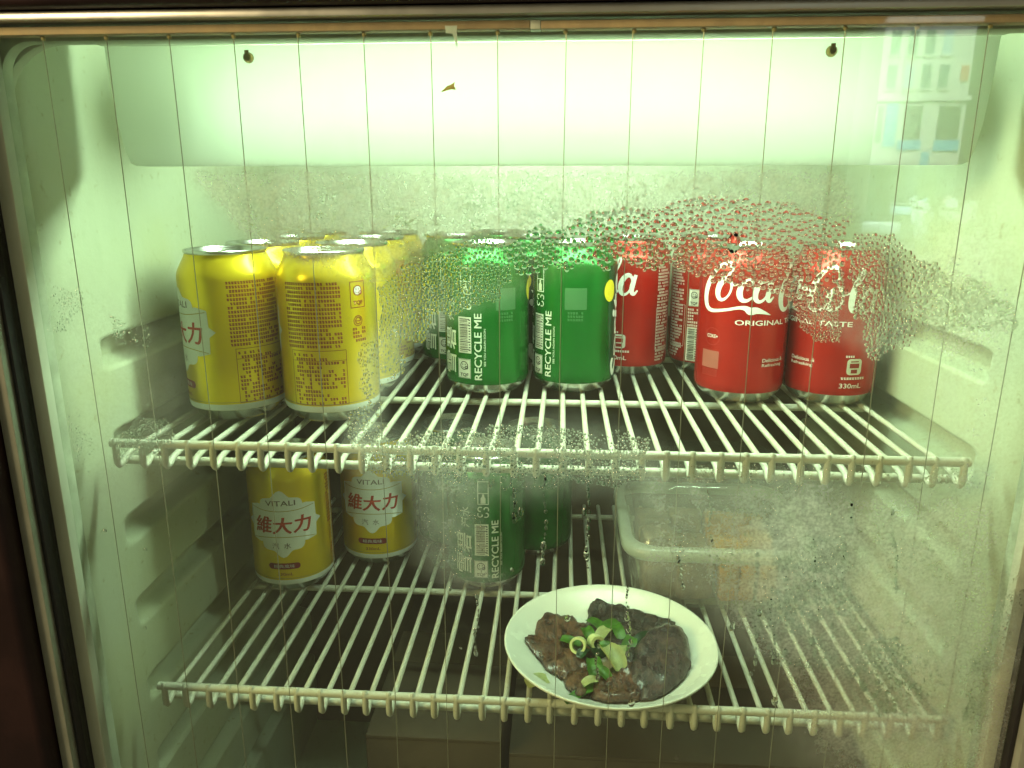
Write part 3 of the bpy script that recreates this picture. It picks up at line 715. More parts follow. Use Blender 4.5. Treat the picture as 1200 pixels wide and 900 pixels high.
# scallions on top
def put(name, me, mat, loc, rot, label, grp='chopped scallions'):
    o = obj(name, me, mat, None, loc); o.rotation_euler = rot; o.scale = (1.18, 1.18, 1.1); tag(o, label, 'scallion', grp); return o
def ring_slice(r, h, w):
    return mesh_of(lathe([(r - w, 0), (r, 0), (r * 1.03, h * .5), (r, h), (r - w, h), (r - w * 1.1, h * .5), (r - w, 0)], 18), True, 50)
def leaf_bit(L, w, curl, n=8):
    bm = bmesh.new(); rows = []
    for i in range(n + 1):
        t = i / n; ww = w * (1 - .25 * abs(2 * t - 1) ** 3); row = []
        for j in range(7):
            a = (j / 6 - .5) * curl
            row.append(bm.verts.new((ww * math.sin(a) / max(.2, math.sin(curl / 2)) * .5, (t - .5) * L, ww * .5 * (1 - math.cos(a)) + .0015 * math.sin(t * 3))))
        rows.append(row)
    for a, b in zip(rows, rows[1:]):
        for j in range(6): bm.faces.new((a[j], a[j + 1], b[j + 1], b[j]))
    bmesh.ops.solidify(bm, geom=bm.faces[:], thickness=.0007)
    bmesh.ops.recalc_face_normals(bm, faces=bm.faces)
    return mesh_of(bm, True, 50)
TZ = PZ + .0135
put('scallion_ring', ring_slice(.0048, .0080, .0014), M['scal_pale'], (.0160, .4655, TZ + .0015), (R_(62), R_(8), R_(-14)), 'pale hollow scallion ring on the left beef slice')
put('scallion_ring', ring_slice(.0044, .0070, .0018), M['scal_pale'], (.0262, .4690, TZ + .0025), (R_(70), R_(-25), R_(30)), 'pale scallion ring just right of the hollow one')
put('scallion_piece', leaf_bit(.013, .008, 1.6), M['scal_green'], (.0100, .4700, TZ - .0008), (R_(10), 0, R_(70)), 'green scallion piece left of the hollow scallion ring')
put('scallion_piece', leaf_bit(.014, .010, 1.3), M['scal_green'], (.0290, .4900, TZ + .0010), (R_(15), R_(10), R_(55)), 'green scallion leaf at the back of the plate, left one of two')
put('scallion_piece', leaf_bit(.013, .010, 1.5), M['scal_green'], (.0395, .4885, TZ + .0020), (R_(10), R_(-12), R_(-60)), 'green scallion leaf at the back of the plate, right one of two')
put('scallion_piece', leaf_bit(.013, .008, 1.2), M['scal_green'], (.0500, .4640, TZ + .0030), (R_(25), R_(15), R_(-20)), 'bright green scallion flake between the middle and right beef slices')
put('scallion_piece', leaf_bit(.014, .010, 1.0), M['scal_dark'], (.0610, .4690, TZ + .0045), (R_(12), R_(5), R_(-60)), 'dark scallion leaf lying on the right beef slice')
put('scallion_piece', leaf_bit(.012, .009, 1.8), M['scal_dark'], (.0275, .4590, TZ + .0008), (R_(10), R_(5), R_(30)), 'dark scallion leaf under the pale scallion rings')
put('scallion_half', leaf_bit(.017, .0115, 2.9), M['scal_pale'], (.0365, .4430, TZ + .0062), (R_(18), R_(10), R_(34)), 'pale split scallion stem in the middle of the plate')
put('scallion_piece', leaf_bit(.016, .009, 2.2), M['scal_green'], (.0262, .4370, TZ + .0010), (R_(22), R_(-6), R_(8)), 'green scallion stem left of the split pale one')
put('scallion_piece', leaf_bit(.022, .006, 2.0), M['scal_green'], (.0175, .4175, TZ - .0030), (R_(6), R_(4), R_(-58)), 'long green scallion strip at the front of the plate')
put('scallion_piece', leaf_bit(.013, .009, 1.2), M['scal_pale'], (-.0120, .4270, PZ + .0118), (R_(0), R_(9), R_(-65)), 'yellowed scallion scrap alone on the left of the plate')

for i, (x, y, dz, L_, w_, cu, rz, mt, lab) in enumerate((
    (.0225, .4770, .0028, .010, .007, 2.0, 20, 'scal_green', 'green scallion flake behind the two pale rings'), (.0335, .4760, .0036, .011, .008, 1.8, -35, 'scal_pale', 'pale scallion flake right of the two rings'),
    (.0345, .4570, .0042, .010, .008, 2.0, 75, 'scal_green', 'green scallion flake behind the split pale stem'), (.0440, .4510, .0062, .011, .006, 1.6, -15, 'scal_pale', 'small pale scallion flake right of the split stem'),
    (.0300, .4300, .0036, .010, .007, 2.2, 50, 'scal_green', 'short green scallion bit in front of the split stem'), (.0190, .4560, .0012, .009, .006, 1.7, -40, 'scal_dark', 'dark scallion flake on the front of the left beef slice'),
    (.0440, .4790, .0040, .012, .007, 1.5, 15, 'scal_green', 'green scallion strip on the back beef slice'), (.0225, .4250, .0006, .009, .007, 1.6, -75, 'scal_pale', 'pale scallion bit on the small reddish beef'))):
    put('scallion_piece', leaf_bit(L_, w_, cu), M[mt], (x, y, TZ + dz), (R_(12), R_(-8 + 5 * (i % 3)), R_(rz)), lab)

# ------------------------------------------------------------------ clear food tub behind the plate
tub = tag(empty('food_tub', (.126, .600, PZ)), 'clear lidded plastic tub of orange-brown food behind the plate', 'tub')
TW, TD = .070, .066
def shell(levels, r0, n=6):
    bm = bmesh.new(); L = []
    for (w, d, z, rr) in levels:
        L.append([bm.verts.new((x, y, z)) for x, y in rrect(-w, w, -d, d, rr, n)])
    for a, b in zip(L, L[1:]):
        for i in range(len(a)): bm.faces.new((a[i], a[(i + 1) % len(a)], b[(i + 1) % len(a)], b[i]))
    return bm, L
bm, L = shell([(TW - .008, TD - .008, .001, .016), (TW - .005, TD - .005, .004, .018), (TW - .001, TD - .001, .046, .020)], 0)
bm.faces.new(L[0]); obj('tub_body', mesh_of(bm, True, 50), M['clear'], tub)
bm, L = shell([(TW - .001, TD - .001, .0462, .020), (TW + .004, TD + .004, .0466, .022), (TW + .006, TD + .006, .0500, .024), (TW + .005, TD + .005, .0555, .024), (TW + .001, TD + .001, .0570, .022), (TW - .003, TD - .003, .0560, .020)], 0)
obj('tub_rim', mesh_of(bm, True, 60), M['rim'], tub)
bm, L = shell([(TW - .003, TD - .003, .0562, .020), (TW - .006, TD - .006, .066, .020), (TW - .010, TD - .010, .1000, .022), (TW - .016, TD - .016, .1040, .020)], 0)
bm.faces.new(L[-1]); obj('tub_lid', mesh_of(bm, True, 50), M['clear'], tub)
rf = random.Random(5); kk = 0
for gx, gy, mt, lab in [(-.048, -.044, 'stewmeat', 0), (-.020, -.046, 'stewmeat', 0), (-.045, -.012, 'stewmeat', 0), (-.016, -.010, 'stewmeat', 0), (-.046, .022, 'stewmeat', 0), (-.016, .026, 'stewmeat', 0),
                        (.010, -.047, 'tofu', 1), (.026, -.046, 'tofu', 1), (.043, -.045, 'tofu', 1), (.014, -.014, 'tofu', 1), (.042, -.012, 'tofu', 1), (.016, .022, 'tofu', 1), (.044, .024, 'tofu', 1)]:
    bm = bmesh.new(); w = .014 if mt == 'stewmeat' else (.0075 if gy < -.04 else .0125)
    box(bm, -w, w, -.0125, .0125, 0, .036 + rf.uniform(-.004, .006), bev=.003, seg=2)
    for v in bm.verts: v.co += Vector((noise.noise(v.co * 90 + Vector((kk, 0, 0))), noise.noise(v.co * 90 + Vector((0, kk, 0))), 0)) * .0022
    o = obj('food_chunk', mesh_of(bm, True, 50), M[mt], None, (.126 + gx * .92, .600 + gy * .92, PZ + .0055), rf.uniform(-.12, .12)); kk += 1
    tag(o, 'orange-brown fried strip inside the right half of the clear tub' if lab else 'grey-brown stewed chunk inside the left half of the clear tub', 'food', 'fried strips in the tub' if lab else 'stewed chunks in the tub')

# ------------------------------------------------------------------ cartons on the floor of the cabinet
def carton(name, x0, x1, y0, y1, h, mat, label):
    t = tag(empty(name, ((x0 + x1) / 2, (y0 + y1) / 2, ZF)), label, 'carton'); w, d = (x1 - x0) / 2, (y1 - y0) / 2
    obj('box_body', box_mesh(-w, w, -d, d, .0003, h - .003, bev=.0015), M[mat], t)
    obj('top_flap', box_mesh(-w, w, -d, -.001, h - .0028, h, bev=.0006), M[mat], t); obj('top_flap', box_mesh(-w, w, .001, d, h - .0028, h, bev=.0006), M[mat], t)
    obj('packing_tape', box_mesh(-w + .001, w - .001, -.024, .024, h + .0003, h + .0006), M['tape'], t)
carton('cardboard_carton', -.150, -.042, .500, .74, .205, 'carton', 'brown cardboard carton on the cabinet floor, left of the dark one')
carton('added_dark_carton', -.036, .235, .505, .74, .190, 'dark_standin', 'added dark carton standing in for dark reflections below the plate')  # added dark box standing in for dark reflections in the glass

# ------------------------------------------------------------------ small litter stuck to the glass
bm = bmesh.new()
P = [(-.006, -.0030), (-.0035, -.0012), (-.0010, .0010), (.0016, .0018), (.0048, .0038), (.0042, .0010), (.0056, -.0018), (.0022, -.0014), (-.0010, -.0020), (-.0040, -.0030)]
a = [bm.verts.new((x * .6, -.0002 - .0004 * abs(math.sin(i * 2.1)), z * .6)) for i, (x, z) in enumerate(P)]; b = [bm.verts.new((x * .6, 0, z * .6)) for x, z in P]
bm.faces.new(a); bm.faces.new(b[::-1])
for i in range(len(a)): bm.faces.new((a[i], b[i], b[(i + 1) % len(a)], a[(i + 1) % len(a)]))
bmesh.ops.recalc_face_normals(bm, faces=bm.faces)
tag(obj('leaf_scrap', mesh_of(bm), M['fibre'], None, (-.0533, .3658, .2003)), 'tiny yellow-green plant scrap stuck on the bright top of the glass', 'leaf scrap')
bm = bmesh.new()
P = [(-.0045, .0068), (.0055, .0068), (.0052, .0030), (.0058, -.0090), (.0044, -.0088), (.0018, .0006), (-.0040, .0012)]
a = [bm.verts.new((x * .55, -.0002, z * .55)) for x, z in P]; b = [bm.verts.new((x * .55, 0, z * .55)) for x, z in P]
bm.faces.new(a); bm.faces.new(b[::-1])
for i in range(len(a)): bm.faces.new((a[i], b[i], b[(i + 1) % len(a)], a[(i + 1) % len(a)]))
bmesh.ops.recalc_face_normals(bm, faces=bm.faces)
tag(obj('tape_scrap', mesh_of(bm), M['rim'], None, (-.0520, .3658, .2225)), 'torn pale tape scrap at the top edge of the glass', 'tape scrap')

# ------------------------------------------------------------------ condensation: real drops on the outer face of the glass
REG = [
("main",[(-0.0284, 0.1302), (-0.008, 0.137), (0.016, 0.1423), (0.0553, 0.149), (0.0824, 0.1517), (0.1059, 0.149), (0.1201, 0.1414), (0.1299, 0.1399), (0.1354, 0.1251), (0.1315, 0.1071), (0.1227, 0.0968), (0.11, 0.1048), (0.0896, 0.1107), (0.0691, 0.1174), (0.049, 0.1197), (0.0247, 0.122), (0.0004, 0.117), (-0.0202, 0.1139)],0.85,2.0,1.0),
("left",[(-0.0915, 0.1092), (-0.0741, 0.1218), (-0.0531, 0.13), (-0.0243, 0.1342), (-0.0243, 0.1098), (-0.0411, 0.0983), (-0.0581, 0.0939), (-0.0755, 0.0816), (-0.0906, 0.0814)],0.55,1.3,0.95),
("right",[(0.1343, 0.1348), (0.15, 0.1318), (0.1604, 0.1252), (0.171, 0.1182), (0.1747, 0.0912), (0.1642, 0.0807), (0.1531, 0.0742), (0.1436, 0.0867), (0.1367, 0.1131)],0.6,1.5,0.85),
("right_fade",[(0.171, 0.1182), (0.195, 0.1116), (0.2112, 0.1058), (0.2155, 0.0917), (0.1982, 0.0903), (0.1747, 0.0912)],0.5,1.1,0.45),
("red",[(0.1098, 0.1069), (0.1332, 0.1091), (0.1338, 0.0853), (0.1219, 0.0843), (0.1127, 0.0967)],0.5,1.1,0.85),
("gold",[(-0.0993, 0.0813), (-0.0796, 0.0881), (-0.0782, 0.0685), (-0.0918, 0.0548), (-0.0908, 0.0273), (-0.109, 0.0245), (-0.1106, 0.0362), (-0.1009, 0.0501)],0.45,1.3,0.5),
("rail",[(-0.1042, 0.0293), (-0.0683, 0.0348), (0.0017, 0.0386), (0.0449, 0.0327), (0.0458, 0.012), (-0.0065, 0.0035), (-0.0601, 0.0044), (-0.1007, 0.0105)],0.5,1.4,0.5),
("rail_right",[(0.0454, 0.0213), (0.2049, 0.0198), (0.2049, 0.0062), (0.046, 0.0073)],0.3,1.0,0.15),
("l1",[(-0.2605, 0.1056), (-0.2422, 0.1079), (-0.2527, 0.0837), (-0.2641, 0.0836)],0.4,1.1,0.4),
("l2",[(-0.2584, 0.0471), (-0.2478, 0.0237), (-0.2531, 0.0041), (-0.2612, 0.0137)],0.4,1.1,0.35),
("l3",[(-0.2287, 0.0928), (-0.2085, 0.0931), (-0.2107, 0.0754), (-0.2263, 0.0774)],0.4,1.0,0.35),
("l4",[(-0.2377, 0.0287), (-0.206, 0.0388), (-0.2031, 0.0247), (-0.2356, 0.0094)],0.3,0.9,0.4),
("low_right",[(0.1223, -0.0286), (0.1466, -0.0134), (0.1552, -0.0521), (0.185, -0.0813), (0.1986, -0.1177), (0.1769, -0.1242), (0.1559, -0.0984), (0.1239, -0.0946), (0.1042, -0.0745), (0.0978, -0.0493)],0.5,1.8,0.45),
("strip",[(0.2333, -0.0296), (0.2406, -0.0488), (0.2316, -0.1), (0.2277, -0.1325), (0.2202, -0.1274), (0.2213, -0.0901)],0.4,1.3,0.55),
("sparse",[(0.0549, 0.0029), (0.1916, -0.0025), (0.2141, -0.1009), (0.1904, -0.1235), (0.1034, -0.0643), (0.0569, -0.0358)],0.3,0.9,0.07),
("frost",[(-0.1764, 0.1618), (0.1159, 0.1634), (0.1299, 0.1399), (0.1058, 0.1498), (0.0824, 0.1525), (0.0553, 0.1497), (0.016, 0.143), (-0.0243, 0.1354), (-0.0912, 0.1155), (-0.1497, 0.1316)],0.35,0.7,0.1),
("gfog",[(-0.0735, 0.0088), (-0.0421, 0.0097), (-0.0425, -0.0293), (-0.0243, -0.0539), (-0.0614, -0.0502), (-0.0748, -0.0304)],0.2,0.6,0.2),
]
DRIPS = [(0.0381, -0.0695, 1.6, 1.3), (0.0393, -0.0763, 1.7, 1.6), (0.0405, -0.0836, 1.3, 1.5), (0.0383, -0.0628, 0.9, 1.4), (0.0639, -0.0257, 0.9, 1.5), (0.0634, -0.0331, 1.5, 1.8), (0.0651, -0.0395, 1.1, 1.3), (0.0425, -0.1224, 2.0, 1.5), (-0.0063, -0.0143, 1.1, 1.4), (-0.0075, -0.0281, 1.7, 1.8), (-0.0079, -0.0371, 1.5, 1.8), (0.0227, -0.0918, 1, 1), (0.1078, -0.0631, 1.5, 1.8), (0.1136, -0.069, 1.2, 2), (0.0941, -0.0724, 1.7, 1.7), (0.1071, -0.077, 1.2, 1.6), (0.1369, -0.0793, 2.0, 1.6), (0.1667, -0.1064, 2.2, 1.2), (0.1232, -0.0867, 1.7, 1.5), (0.1063, -0.1008, 1.2, 1.4), (0.1205, -0.1173, 2.2, 1.3), (-0.0243, -0.0427, 1, 1.5), (-0.0198, -0.0089, 1.6, 2), (-0.023, 0.0031, 1.2, 1.5), (-0.0431, -0.0782, 0.8, 1.4), (-0.0528, -0.092, 0.7, 1.3), (0.0059, -0.0709, 1.7, 1.6), (0.0136, -0.0079, 1.2, 2.5), (0.0151, -0.0323, 1.6, 1.5), (0.0162, -0.0224, 0.8, 1.8), (0.0693, -0.1571, 1.2, 1.4), (-0.0578, -0.0552, 1, 1.5), (-0.0622, -0.0426, 0.9, 1.3), (-0.2494, -0.027, 1.6, 0.8), (-0.2274, -0.0376, 1.3, 1), (-0.2337, -0.0868, 1.1, 1.2), (0.0801, 0.1307, 3.2, 1.6), (0.0884, 0.1248, 2.2, 1.3), (0.0165, 0.1244, 2.3, 1.2), (0.0224, 0.1312, 2.0, 1.2), (0.0123, 0.1312, 2.1, 1.3), (0.044, 0.1396, 1.9, 1.2), (0.043, 0.1357, 1.8, 1.1), (0.0943, 0.1483, 1.7, 1.1), (0.0664, 0.1346, 1.8, 1.1)]

def inside(x, z, poly):
    c = False; j = len(poly) - 1
    for i in range(len(poly)):
        xi, zi = poly[i]; xj, zj = poly[j]
        if (zi > z) != (zj > z) and x < (xj - xi) * (z - zi) / (zj - zi) + xi: c = not c
        j = i
    return c
rd = random.Random(11); cell = .002; grid = {}; drops = []
def try_drop(x, z, r, e=1.0):
    cx, cz = int(x // cell), int(z // cell); k = 3 if r > .0012 else 2
    for i in range(cx - k, cx + k + 1):
        for j in range(cz - k, cz + k + 1):
            for (a, b, q) in grid.get((i, j), ()):
                if (a - x) ** 2 + (b - z) ** 2 < ((q + r) * .97) ** 2: return False
    grid.setdefault((cx, cz), []).append((x, z, r)); drops.append((x, z, r, e)); return True
for x, z, r, e in DRIPS: try_drop(x, z, r * .00095, e)
TRAILS = [(0.0374, -0.0516, 0.0405, -0.0958), (0.0628, -0.0136, 0.0662, -0.0505), (-0.0066, 0.0106, -0.0074, -0.0421), (0.0154, 0.0112, 0.0158, -0.0398), (0.1032, -0.0293, 0.1085, -0.106), (0.1123, -0.0487, 0.1185, -0.0949), (0.1493, 0.0009, 0.1481, -0.0474), (0.1304, -0.0139, 0.1379, -0.0629), (-0.0243, 0.0101, -0.0225, -0.0138), (0.0225, -0.086, 0.0227, -0.1102), (-0.0429, -0.0598, -0.0452, -0.0971), (0.0762, 0.0082, 0.0802, -0.0252), (0.1687, -0.0032, 0.177, -0.0463)]
for x0, z0, x1, z1 in TRAILS:                                    # beads left behind by drops that ran down
    t = 0.0; wv = rd.uniform(0, 6)
    while t < 1:
        x = x0 + (x1 - x0) * t + .0007 * math.sin(t * 9 + wv); z = z0 + (z1 - z0) * t
        try_drop(x, z, rd.uniform(.0004, .0011) * (1.5 if t > .93 else 1), rd.uniform(1.3, 2.2)); t += rd.uniform(.03, .10)
for name, poly, r0, r1, dens in REG:
    xs = [p[0] for p in poly]; zs = [p[1] for p in poly]; x0, x1, z0, z1 = min(xs), max(xs), min(zs), max(zs)
    A = 0.0
    for i in range(len(poly)): A += poly[i - 1][0] * poly[i][1] - poly[i][0] * poly[i - 1][1]
    A = abs(A) / 2; r0 *= .00080; r1 *= .00080
    for lv in range(7):
        r = r1 * (r0 / r1) ** (lv / 5)
        frac = dens * (.16, .28, .36, .40, .45, .45, .25)[lv]
        cnt = int(A * frac / (math.pi * r * r) * (4.0 if dens > .6 else 1.6))
        for _ in range(min(cnt, 14000)):
            x, z = rd.uniform(x0, x1), rd.uniform(z0, z1)
            jx = x + .006 * noise.noise(Vector((x * 90, z * 90, 1.3))); jz = z + .006 * noise.noise(Vector((x * 90, z * 90, 7.7)))
            if not inside(jx, jz, poly): continue
            patch = noise.noise(Vector((x * 60, z * 60, 3.3)))
            if patch < -.45 + (.9 - dens) * .7 and rd.random() < .85: continue
            try_drop(x, z, r * rd.uniform(.85, 1.12), rd.uniform(.95, 1.25))
def build_drops():
    V = []; F = []; off = 0
    for x, z, r, e in drops:
        big = r > .00055; n = 12 if big else 8; rings = 4 if big else 3
        ca = R_(rd.uniform(52, 68)); Rs = 1 / math.sin(ca); ph = rd.uniform(0, 6.28); am = rd.uniform(.0, .14)
        vs = []
        for k in range(rings):                                   # from the foot up
            t = ca * (1 - k / rings)
            rad = Rs * math.sin(t); h = Rs * (math.cos(t) - math.cos(ca))
            for i in range(n):
                a = 2 * math.pi * i / n
                w = 1 + am * math.cos(2 * a + ph) + am * .6 * math.cos(3 * a + ph * 1.7)
                sag = (-.34 if e > 1.2 else -.26) * h
                vs.append((x + r * rad * w * math.cos(a), .36590 - r * h, z + r * e * rad * w * math.sin(a) + sag * r))
        vs.append((x, .36590 - r * Rs * (1 - math.cos(ca)), z - .28 * r * Rs * (1 - math.cos(ca)))); top = off + len(vs) - 1
        for k in range(rings - 1):
            for i in range(n):
                j = (i + 1) % n; F.append((off + k * n + i, off + k * n + j, off + (k + 1) * n + j, off + (k + 1) * n + i))
        for i in range(n): F.append((off + (rings - 1) * n + i, off + (rings - 1) * n + (i + 1) % n, top))
        F.append(tuple(off + i for i in range(n))[::-1])
        V += vs; off += len(vs)
    me = bpy.data.meshes.new('drops'); me.from_pydata(V, [], F)
    bm = bmesh.new(); bm.from_mesh(me); bmesh.ops.recalc_face_normals(bm, faces=bm.faces); bm.to_mesh(me); bm.free()
    me.polygons.foreach_set('use_smooth', [True] * len(me.polygons)); me.set_sharp_from_angle(angle=R_(45))
    return me
o = obj('condensation_drops', build_drops(), M['water'])
tag(o, 'beads of condensation on the outside of the fridge glass', 'water drops', kind='stuff')
print('DROPS', len(drops))

# ------------------------------------------------------------------ mist: the breath of tiny droplets between the beads
MIST = [
("band",[(-0.1825, 0.165), (0.1253, 0.1645), (0.1376, 0.1399), (0.12, 0.1421), (0.106, 0.1483), (0.0825, 0.1509), (0.0554, 0.1482), (0.016, 0.1415), (-0.0243, 0.133), (-0.0531, 0.1288), (-0.0915, 0.1092), (-0.1501, 0.1275)],0.42,0.0025),
("main",[(-0.0915, 0.1092), (-0.0531, 0.1308), (0.016, 0.1434), (0.0553, 0.1497), (0.0824, 0.1525), (0.1058, 0.1498), (0.1299, 0.1399), (0.1586, 0.1252), (0.1637, 0.0848), (0.1529, 0.0763), (0.1337, 0.0865), (0.1145, 0.0987), (0.0897, 0.1095), (0.0571, 0.1173), (0.0247, 0.1212), (-0.0037, 0.114), (-0.0243, 0.1056), (-0.0581, 0.0913), (-0.0799, 0.0794), (-0.0928, 0.0814)],0.17,0.0020),
("fade",[(0.1547, 0.1252), (0.2129, 0.1078), (0.2162, 0.0876), (0.164, 0.0828)],0.22,0.0057),
("gold",[(-0.0994, 0.0813), (-0.0796, 0.0881), (-0.0783, 0.064), (-0.092, 0.0526), (-0.091, 0.0249), (-0.1114, 0.0221), (-0.1106, 0.0361), (-0.1009, 0.0501)],0.2,0.0025),
("rail",[(-0.1086, 0.0315), (0.0017, 0.0408), (0.0449, 0.0327), (0.0546, 0.0099), (-0.0065, 0.0011), (-0.0693, 0.0017), (-0.1054, 0.008)],0.16,0.0033),
("tub",[(0.0349, 0.0135), (0.1313, 0.0119), (0.152, -0.0228), (0.1498, -0.083), (0.105, -0.085), (0.0861, -0.0728), (0.0826, -0.055), (0.0419, -0.0515)],0.28,0.0057),
("low",[(0.1063, 0.0066), (0.2013, 0.0023), (0.236, -0.1571), (0.1489, -0.1623), (0.1227, -0.1054), (0.1026, -0.0542)],0.44,0.0107),
("low2",[(0.1438, -0.0476), (0.1934, -0.0457), (0.2265, -0.1548), (0.1721, -0.1609)],0.22,0.0082),
("green",[(-0.0726, 0.0107), (-0.0439, 0.0115), (-0.0424, -0.0145), (-0.0449, -0.0344), (-0.0243, -0.055), (-0.0592, -0.0553), (-0.075, -0.0355)],0.22,0.0041),
("left",[(-0.2577, 0.1099), (-0.218, 0.106), (-0.1977, 0.0711), (-0.2007, 0.0054), (-0.2552, -0.0262), (-0.2639, 0.0423)],0.12,0.0082),
("right",[(0.1561, 0.1445), (0.2074, 0.1522), (0.2584, -0.1558), (0.2269, -0.1576)],0.25,0.0139),
]
def build_mist():
    st = .0022; nx = int((GX1 - GX0) / st); nz = int((GZ1 + .25) / st)
    xs = np.linspace(GX0 + .0005, GX1 - .0005, nx); zs = np.linspace(-.25, GZ1 - .0005, nz)
    X, Z = np.meshgrid(xs, zs); D = np.zeros_like(X)
    for name, poly, a, blur in MIST:
        m_ = np.zeros(X.shape, bool); j = len(poly) - 1
        for i in range(len(poly)):
            xi, zi = poly[i]; xj, zj = poly[j]
            if zi != zj: m_ ^= ((zi > Z) != (zj > Z)) & (X < (xj - xi) * (Z - zi) / (zj - zi) + xi)
            j = i
        w = m_.astype(float); k = max(1, int(round(blur / st)))
        for _ in range(3):
            for ax in (0, 1):
                pd = np.pad(w, [(k, k) if q == ax else (0, 0) for q in (0, 1)], mode='edge'); cs = np.cumsum(pd, axis=ax)
                n_ = 2 * k + 1; z0_ = np.zeros_like(np.take(cs, [0], axis=ax)); cs = np.concatenate([z0_, cs], axis=ax)
                L_ = w.shape[ax]
                w = (np.take(cs, range(n_, n_ + L_), axis=ax) - np.take(cs, range(0, L_), axis=ax)) / n_
        D = 1 - (1 - D) * (1 - a * w)
    idx = -np.ones(X.shape, int); V = []; dn = []; F = []
    for r in range(nz - 1):
        for c in range(nx - 1):
            if D[r:r + 2, c:c + 2].max() < .012: continue
            q = []
            for rr, cc in ((r, c), (r, c + 1), (r + 1, c + 1), (r + 1, c)):
                if idx[rr, cc] < 0: idx[rr, cc] = len(V); V.append((X[rr, cc], .36595, Z[rr, cc])); dn.append(D[rr, cc])
                q.append(idx[rr, cc])
            F.append(q)
    me = bpy.data.meshes.new('mist'); me.from_pydata(V, [], F)
    me.attributes.new('mist_amount', 'FLOAT', 'POINT').data.foreach_set('value', dn)
    return me
tag(obj('mist_film', build_mist(), M['mist']), 'pale film of mist on the outside of the fridge glass', 'mist', kind='stuff')

# ------------------------------------------------------------------ what the glass mirrors: a pale house across the street
M['facade'] = solid('facade_render', (.62, .58, .47), .8, var=.06, scale=1.2)
M['win_glass'] = solid('dark_window', (.10, .14, .16), .2, var=.1)
M['win_pale'] = solid('curtained_window', (.42, .50, .55), .3, var=.1)
M['cyan'] = solid('blue_sign_paint', (.06, .38, .60), .5)
M['dark_shop'] = solid('shop_shadow', (.06, .06, .05), .7)
M['coral'] = solid('coral_banner', (.7, .2, .12), .6)
hs = tag(empty('street_house', (17.2, -39.25, -1.2)), 'pale three-storey house with blue shop signs mirrored in the glass at upper right', 'building')
obj('wall', box_mesh(-2.1, 2.1, -3, 0, 0, 8.9, smooth=False), M['facade'], hs)
obj('cornice', box_mesh(-2.2, 2.2, .01, .25, 5.30, 5.55, smooth=False), M['facade'], hs); obj('cornice', box_mesh(-2.2, 2.2, .01, .35, 8.75, 9.0, smooth=False), M['facade'], hs)
for zz in (5.9, 7.4):
    for i, xx in enumerate((-1.55, -.75, .05, .85)):
        w = obj('window', box_mesh(xx - .22, xx + .22, .01, .05, zz, zz + 1.05, smooth=False), M['win_glass' if (i * 3 + int(zz)) % 4 else 'win_pale'], hs)
        obj('sill', box_mesh(xx - .30, xx + .30, .06, .16, zz - .12, zz - .01, smooth=False), M['facade'], w)
for x0, x1, z0, z1 in ((-.75, .1, 3.55, 5.1), (.85, 1.9, 3.55, 5.1), (-2.0, -1.75, 3.4, 5.1)):
    obj('shop_opening', box_mesh(x0, x1, .01, .04, z0, z1, smooth=False), M['dark_shop'], hs)
for x0, x1, z0, z1 in ((-.95, .15, 3.05, 3.5), (.75, 1.95, 3.0, 3.5), (-1.65, -1.1, 3.2, 5.2), (.25, .6, 2.3, 2.95)):
    obj('shop_sign', box_mesh(x0, x1, .06, .14, z0, z1, smooth=False), M['cyan'], hs)
obj('banner', box_mesh(1.6, 1.95, .06, .12, 6.2, 6.9, smooth=False), M['coral'], hs)
obj('awning', box_mesh(-2.1, 2.1, .02, .9, 2.2, 2.3, smooth=False), M['dark_shop'], hs); obj('ground_floor', box_mesh(-2.05, 2.05, .01, .05, 0, 2.2, smooth=False), M['dark_shop'], hs)
M['asphalt'] = solid('asphalt', (.05, .05, .05), .8, var=.1, scale=2)
bm = bmesh.new()
bm.faces.new([bm.verts.new((x, y, -1.36)) for x, y in ((15.0, -39.5), (21.0, -39.5), (9.4, -16.8), (7.0, -12.0), (4.6, -11.9), (6.5, -16.6))])
bmesh.ops.recalc_face_normals(bm, faces=bm.faces)
tag(obj('street', mesh_of(bm), M['asphalt']), kind='structure')
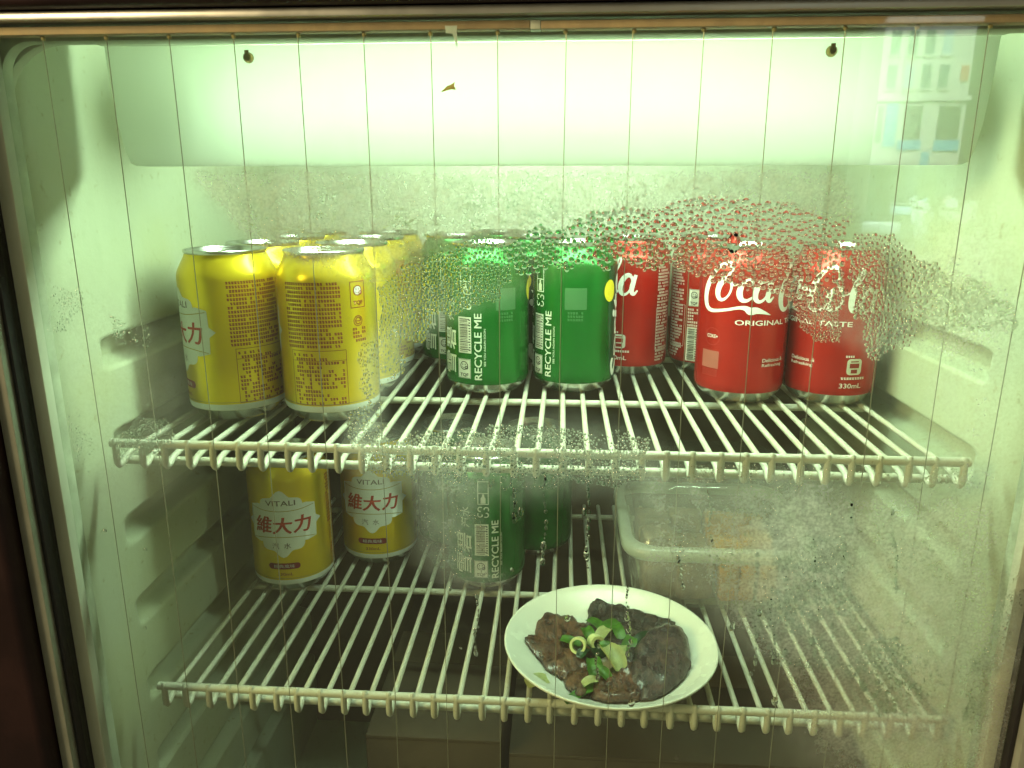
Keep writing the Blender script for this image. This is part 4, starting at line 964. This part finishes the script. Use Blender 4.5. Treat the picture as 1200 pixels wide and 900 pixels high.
# scooters parked in front of it
M['tyre'] = solid('tyre_rubber', (.02, .02, .02), .8)
PAINT = {'white': (.75, .76, .78), 'silver': (.5, .52, .55), 'pink': (.75, .42, .45), 'grey': (.25, .27, .28), 'pale blue': (.45, .6, .75)}
def scooter(x, y, rz, colour, label):
    t = tag(empty('parked_scooter', (x, y, -1.355), rz), label, 'scooter', 'scooters parked across the street')
    mt = M.setdefault('paint_' + colour, solid('scooter_paint_' + colour.replace(' ', '_'), PAINT[colour], .3, var=.03))
    for xx in (-.62, .60):
        bm = bmesh.new(); bmesh.ops.create_cone(bm, cap_ends=True, segments=16, radius1=.24, radius2=.24, depth=.11)
        bmesh.ops.rotate(bm, verts=bm.verts, matrix=Matrix.Rotation(R_(90), 3, 'X')); bmesh.ops.translate(bm, verts=bm.verts, vec=(xx, 0, .24))
        obj('wheel', mesh_of(bm, True, 40), M['tyre'], t)
    obj('rear_body', box_mesh(-.85, -.05, -.17, .17, .38, .72, bev=.09, seg=3), mt, t); obj('footboard', box_mesh(-.1, .42, -.15, .15, .28, .36, bev=.03), M['tyre'], t)
    obj('leg_shield', box_mesh(.36, .52, -.22, .22, .34, .98, bev=.06, seg=3), mt, t); obj('seat', box_mesh(-.82, -.05, -.14, .14, .725, .82, bev=.04), M['tyre'], t)
    obj('handlebar', tube_mesh([(.36, -.34, 1.05), (.44, 0, 1.0), (.36, .34, 1.05)], .025), M['tyre'], t); obj('headlight', box_mesh(.46, .58, -.1, .1, .9, 1.06, bev=.03), mt, t)
for a_ in ((16.2, -37.2, 1.2, 'white', 'white scooter mirrored in the glass, farthest left below the house'), (18.2, -37.5, 1.9, 'pink', 'pink scooter mirrored in the glass below the house'),
           (13.6, -30.5, 1.0, 'pale blue', 'pale blue scooter mirrored in the glass, left of the silver one'), (15.2, -31, 1.8, 'silver', 'silver scooter mirrored in the glass, middle row'),
           (11.2, -24.2, 2.2, 'white', 'white scooter mirrored in the glass, nearer middle one'), (12.6, -24.8, 1.4, 'grey', 'grey scooter mirrored in the glass, right of a white one'),
           (7.7, -17.4, .8, 'white', 'white scooter mirrored in the glass, nearest and lowest of all')):
    scooter(*a_)
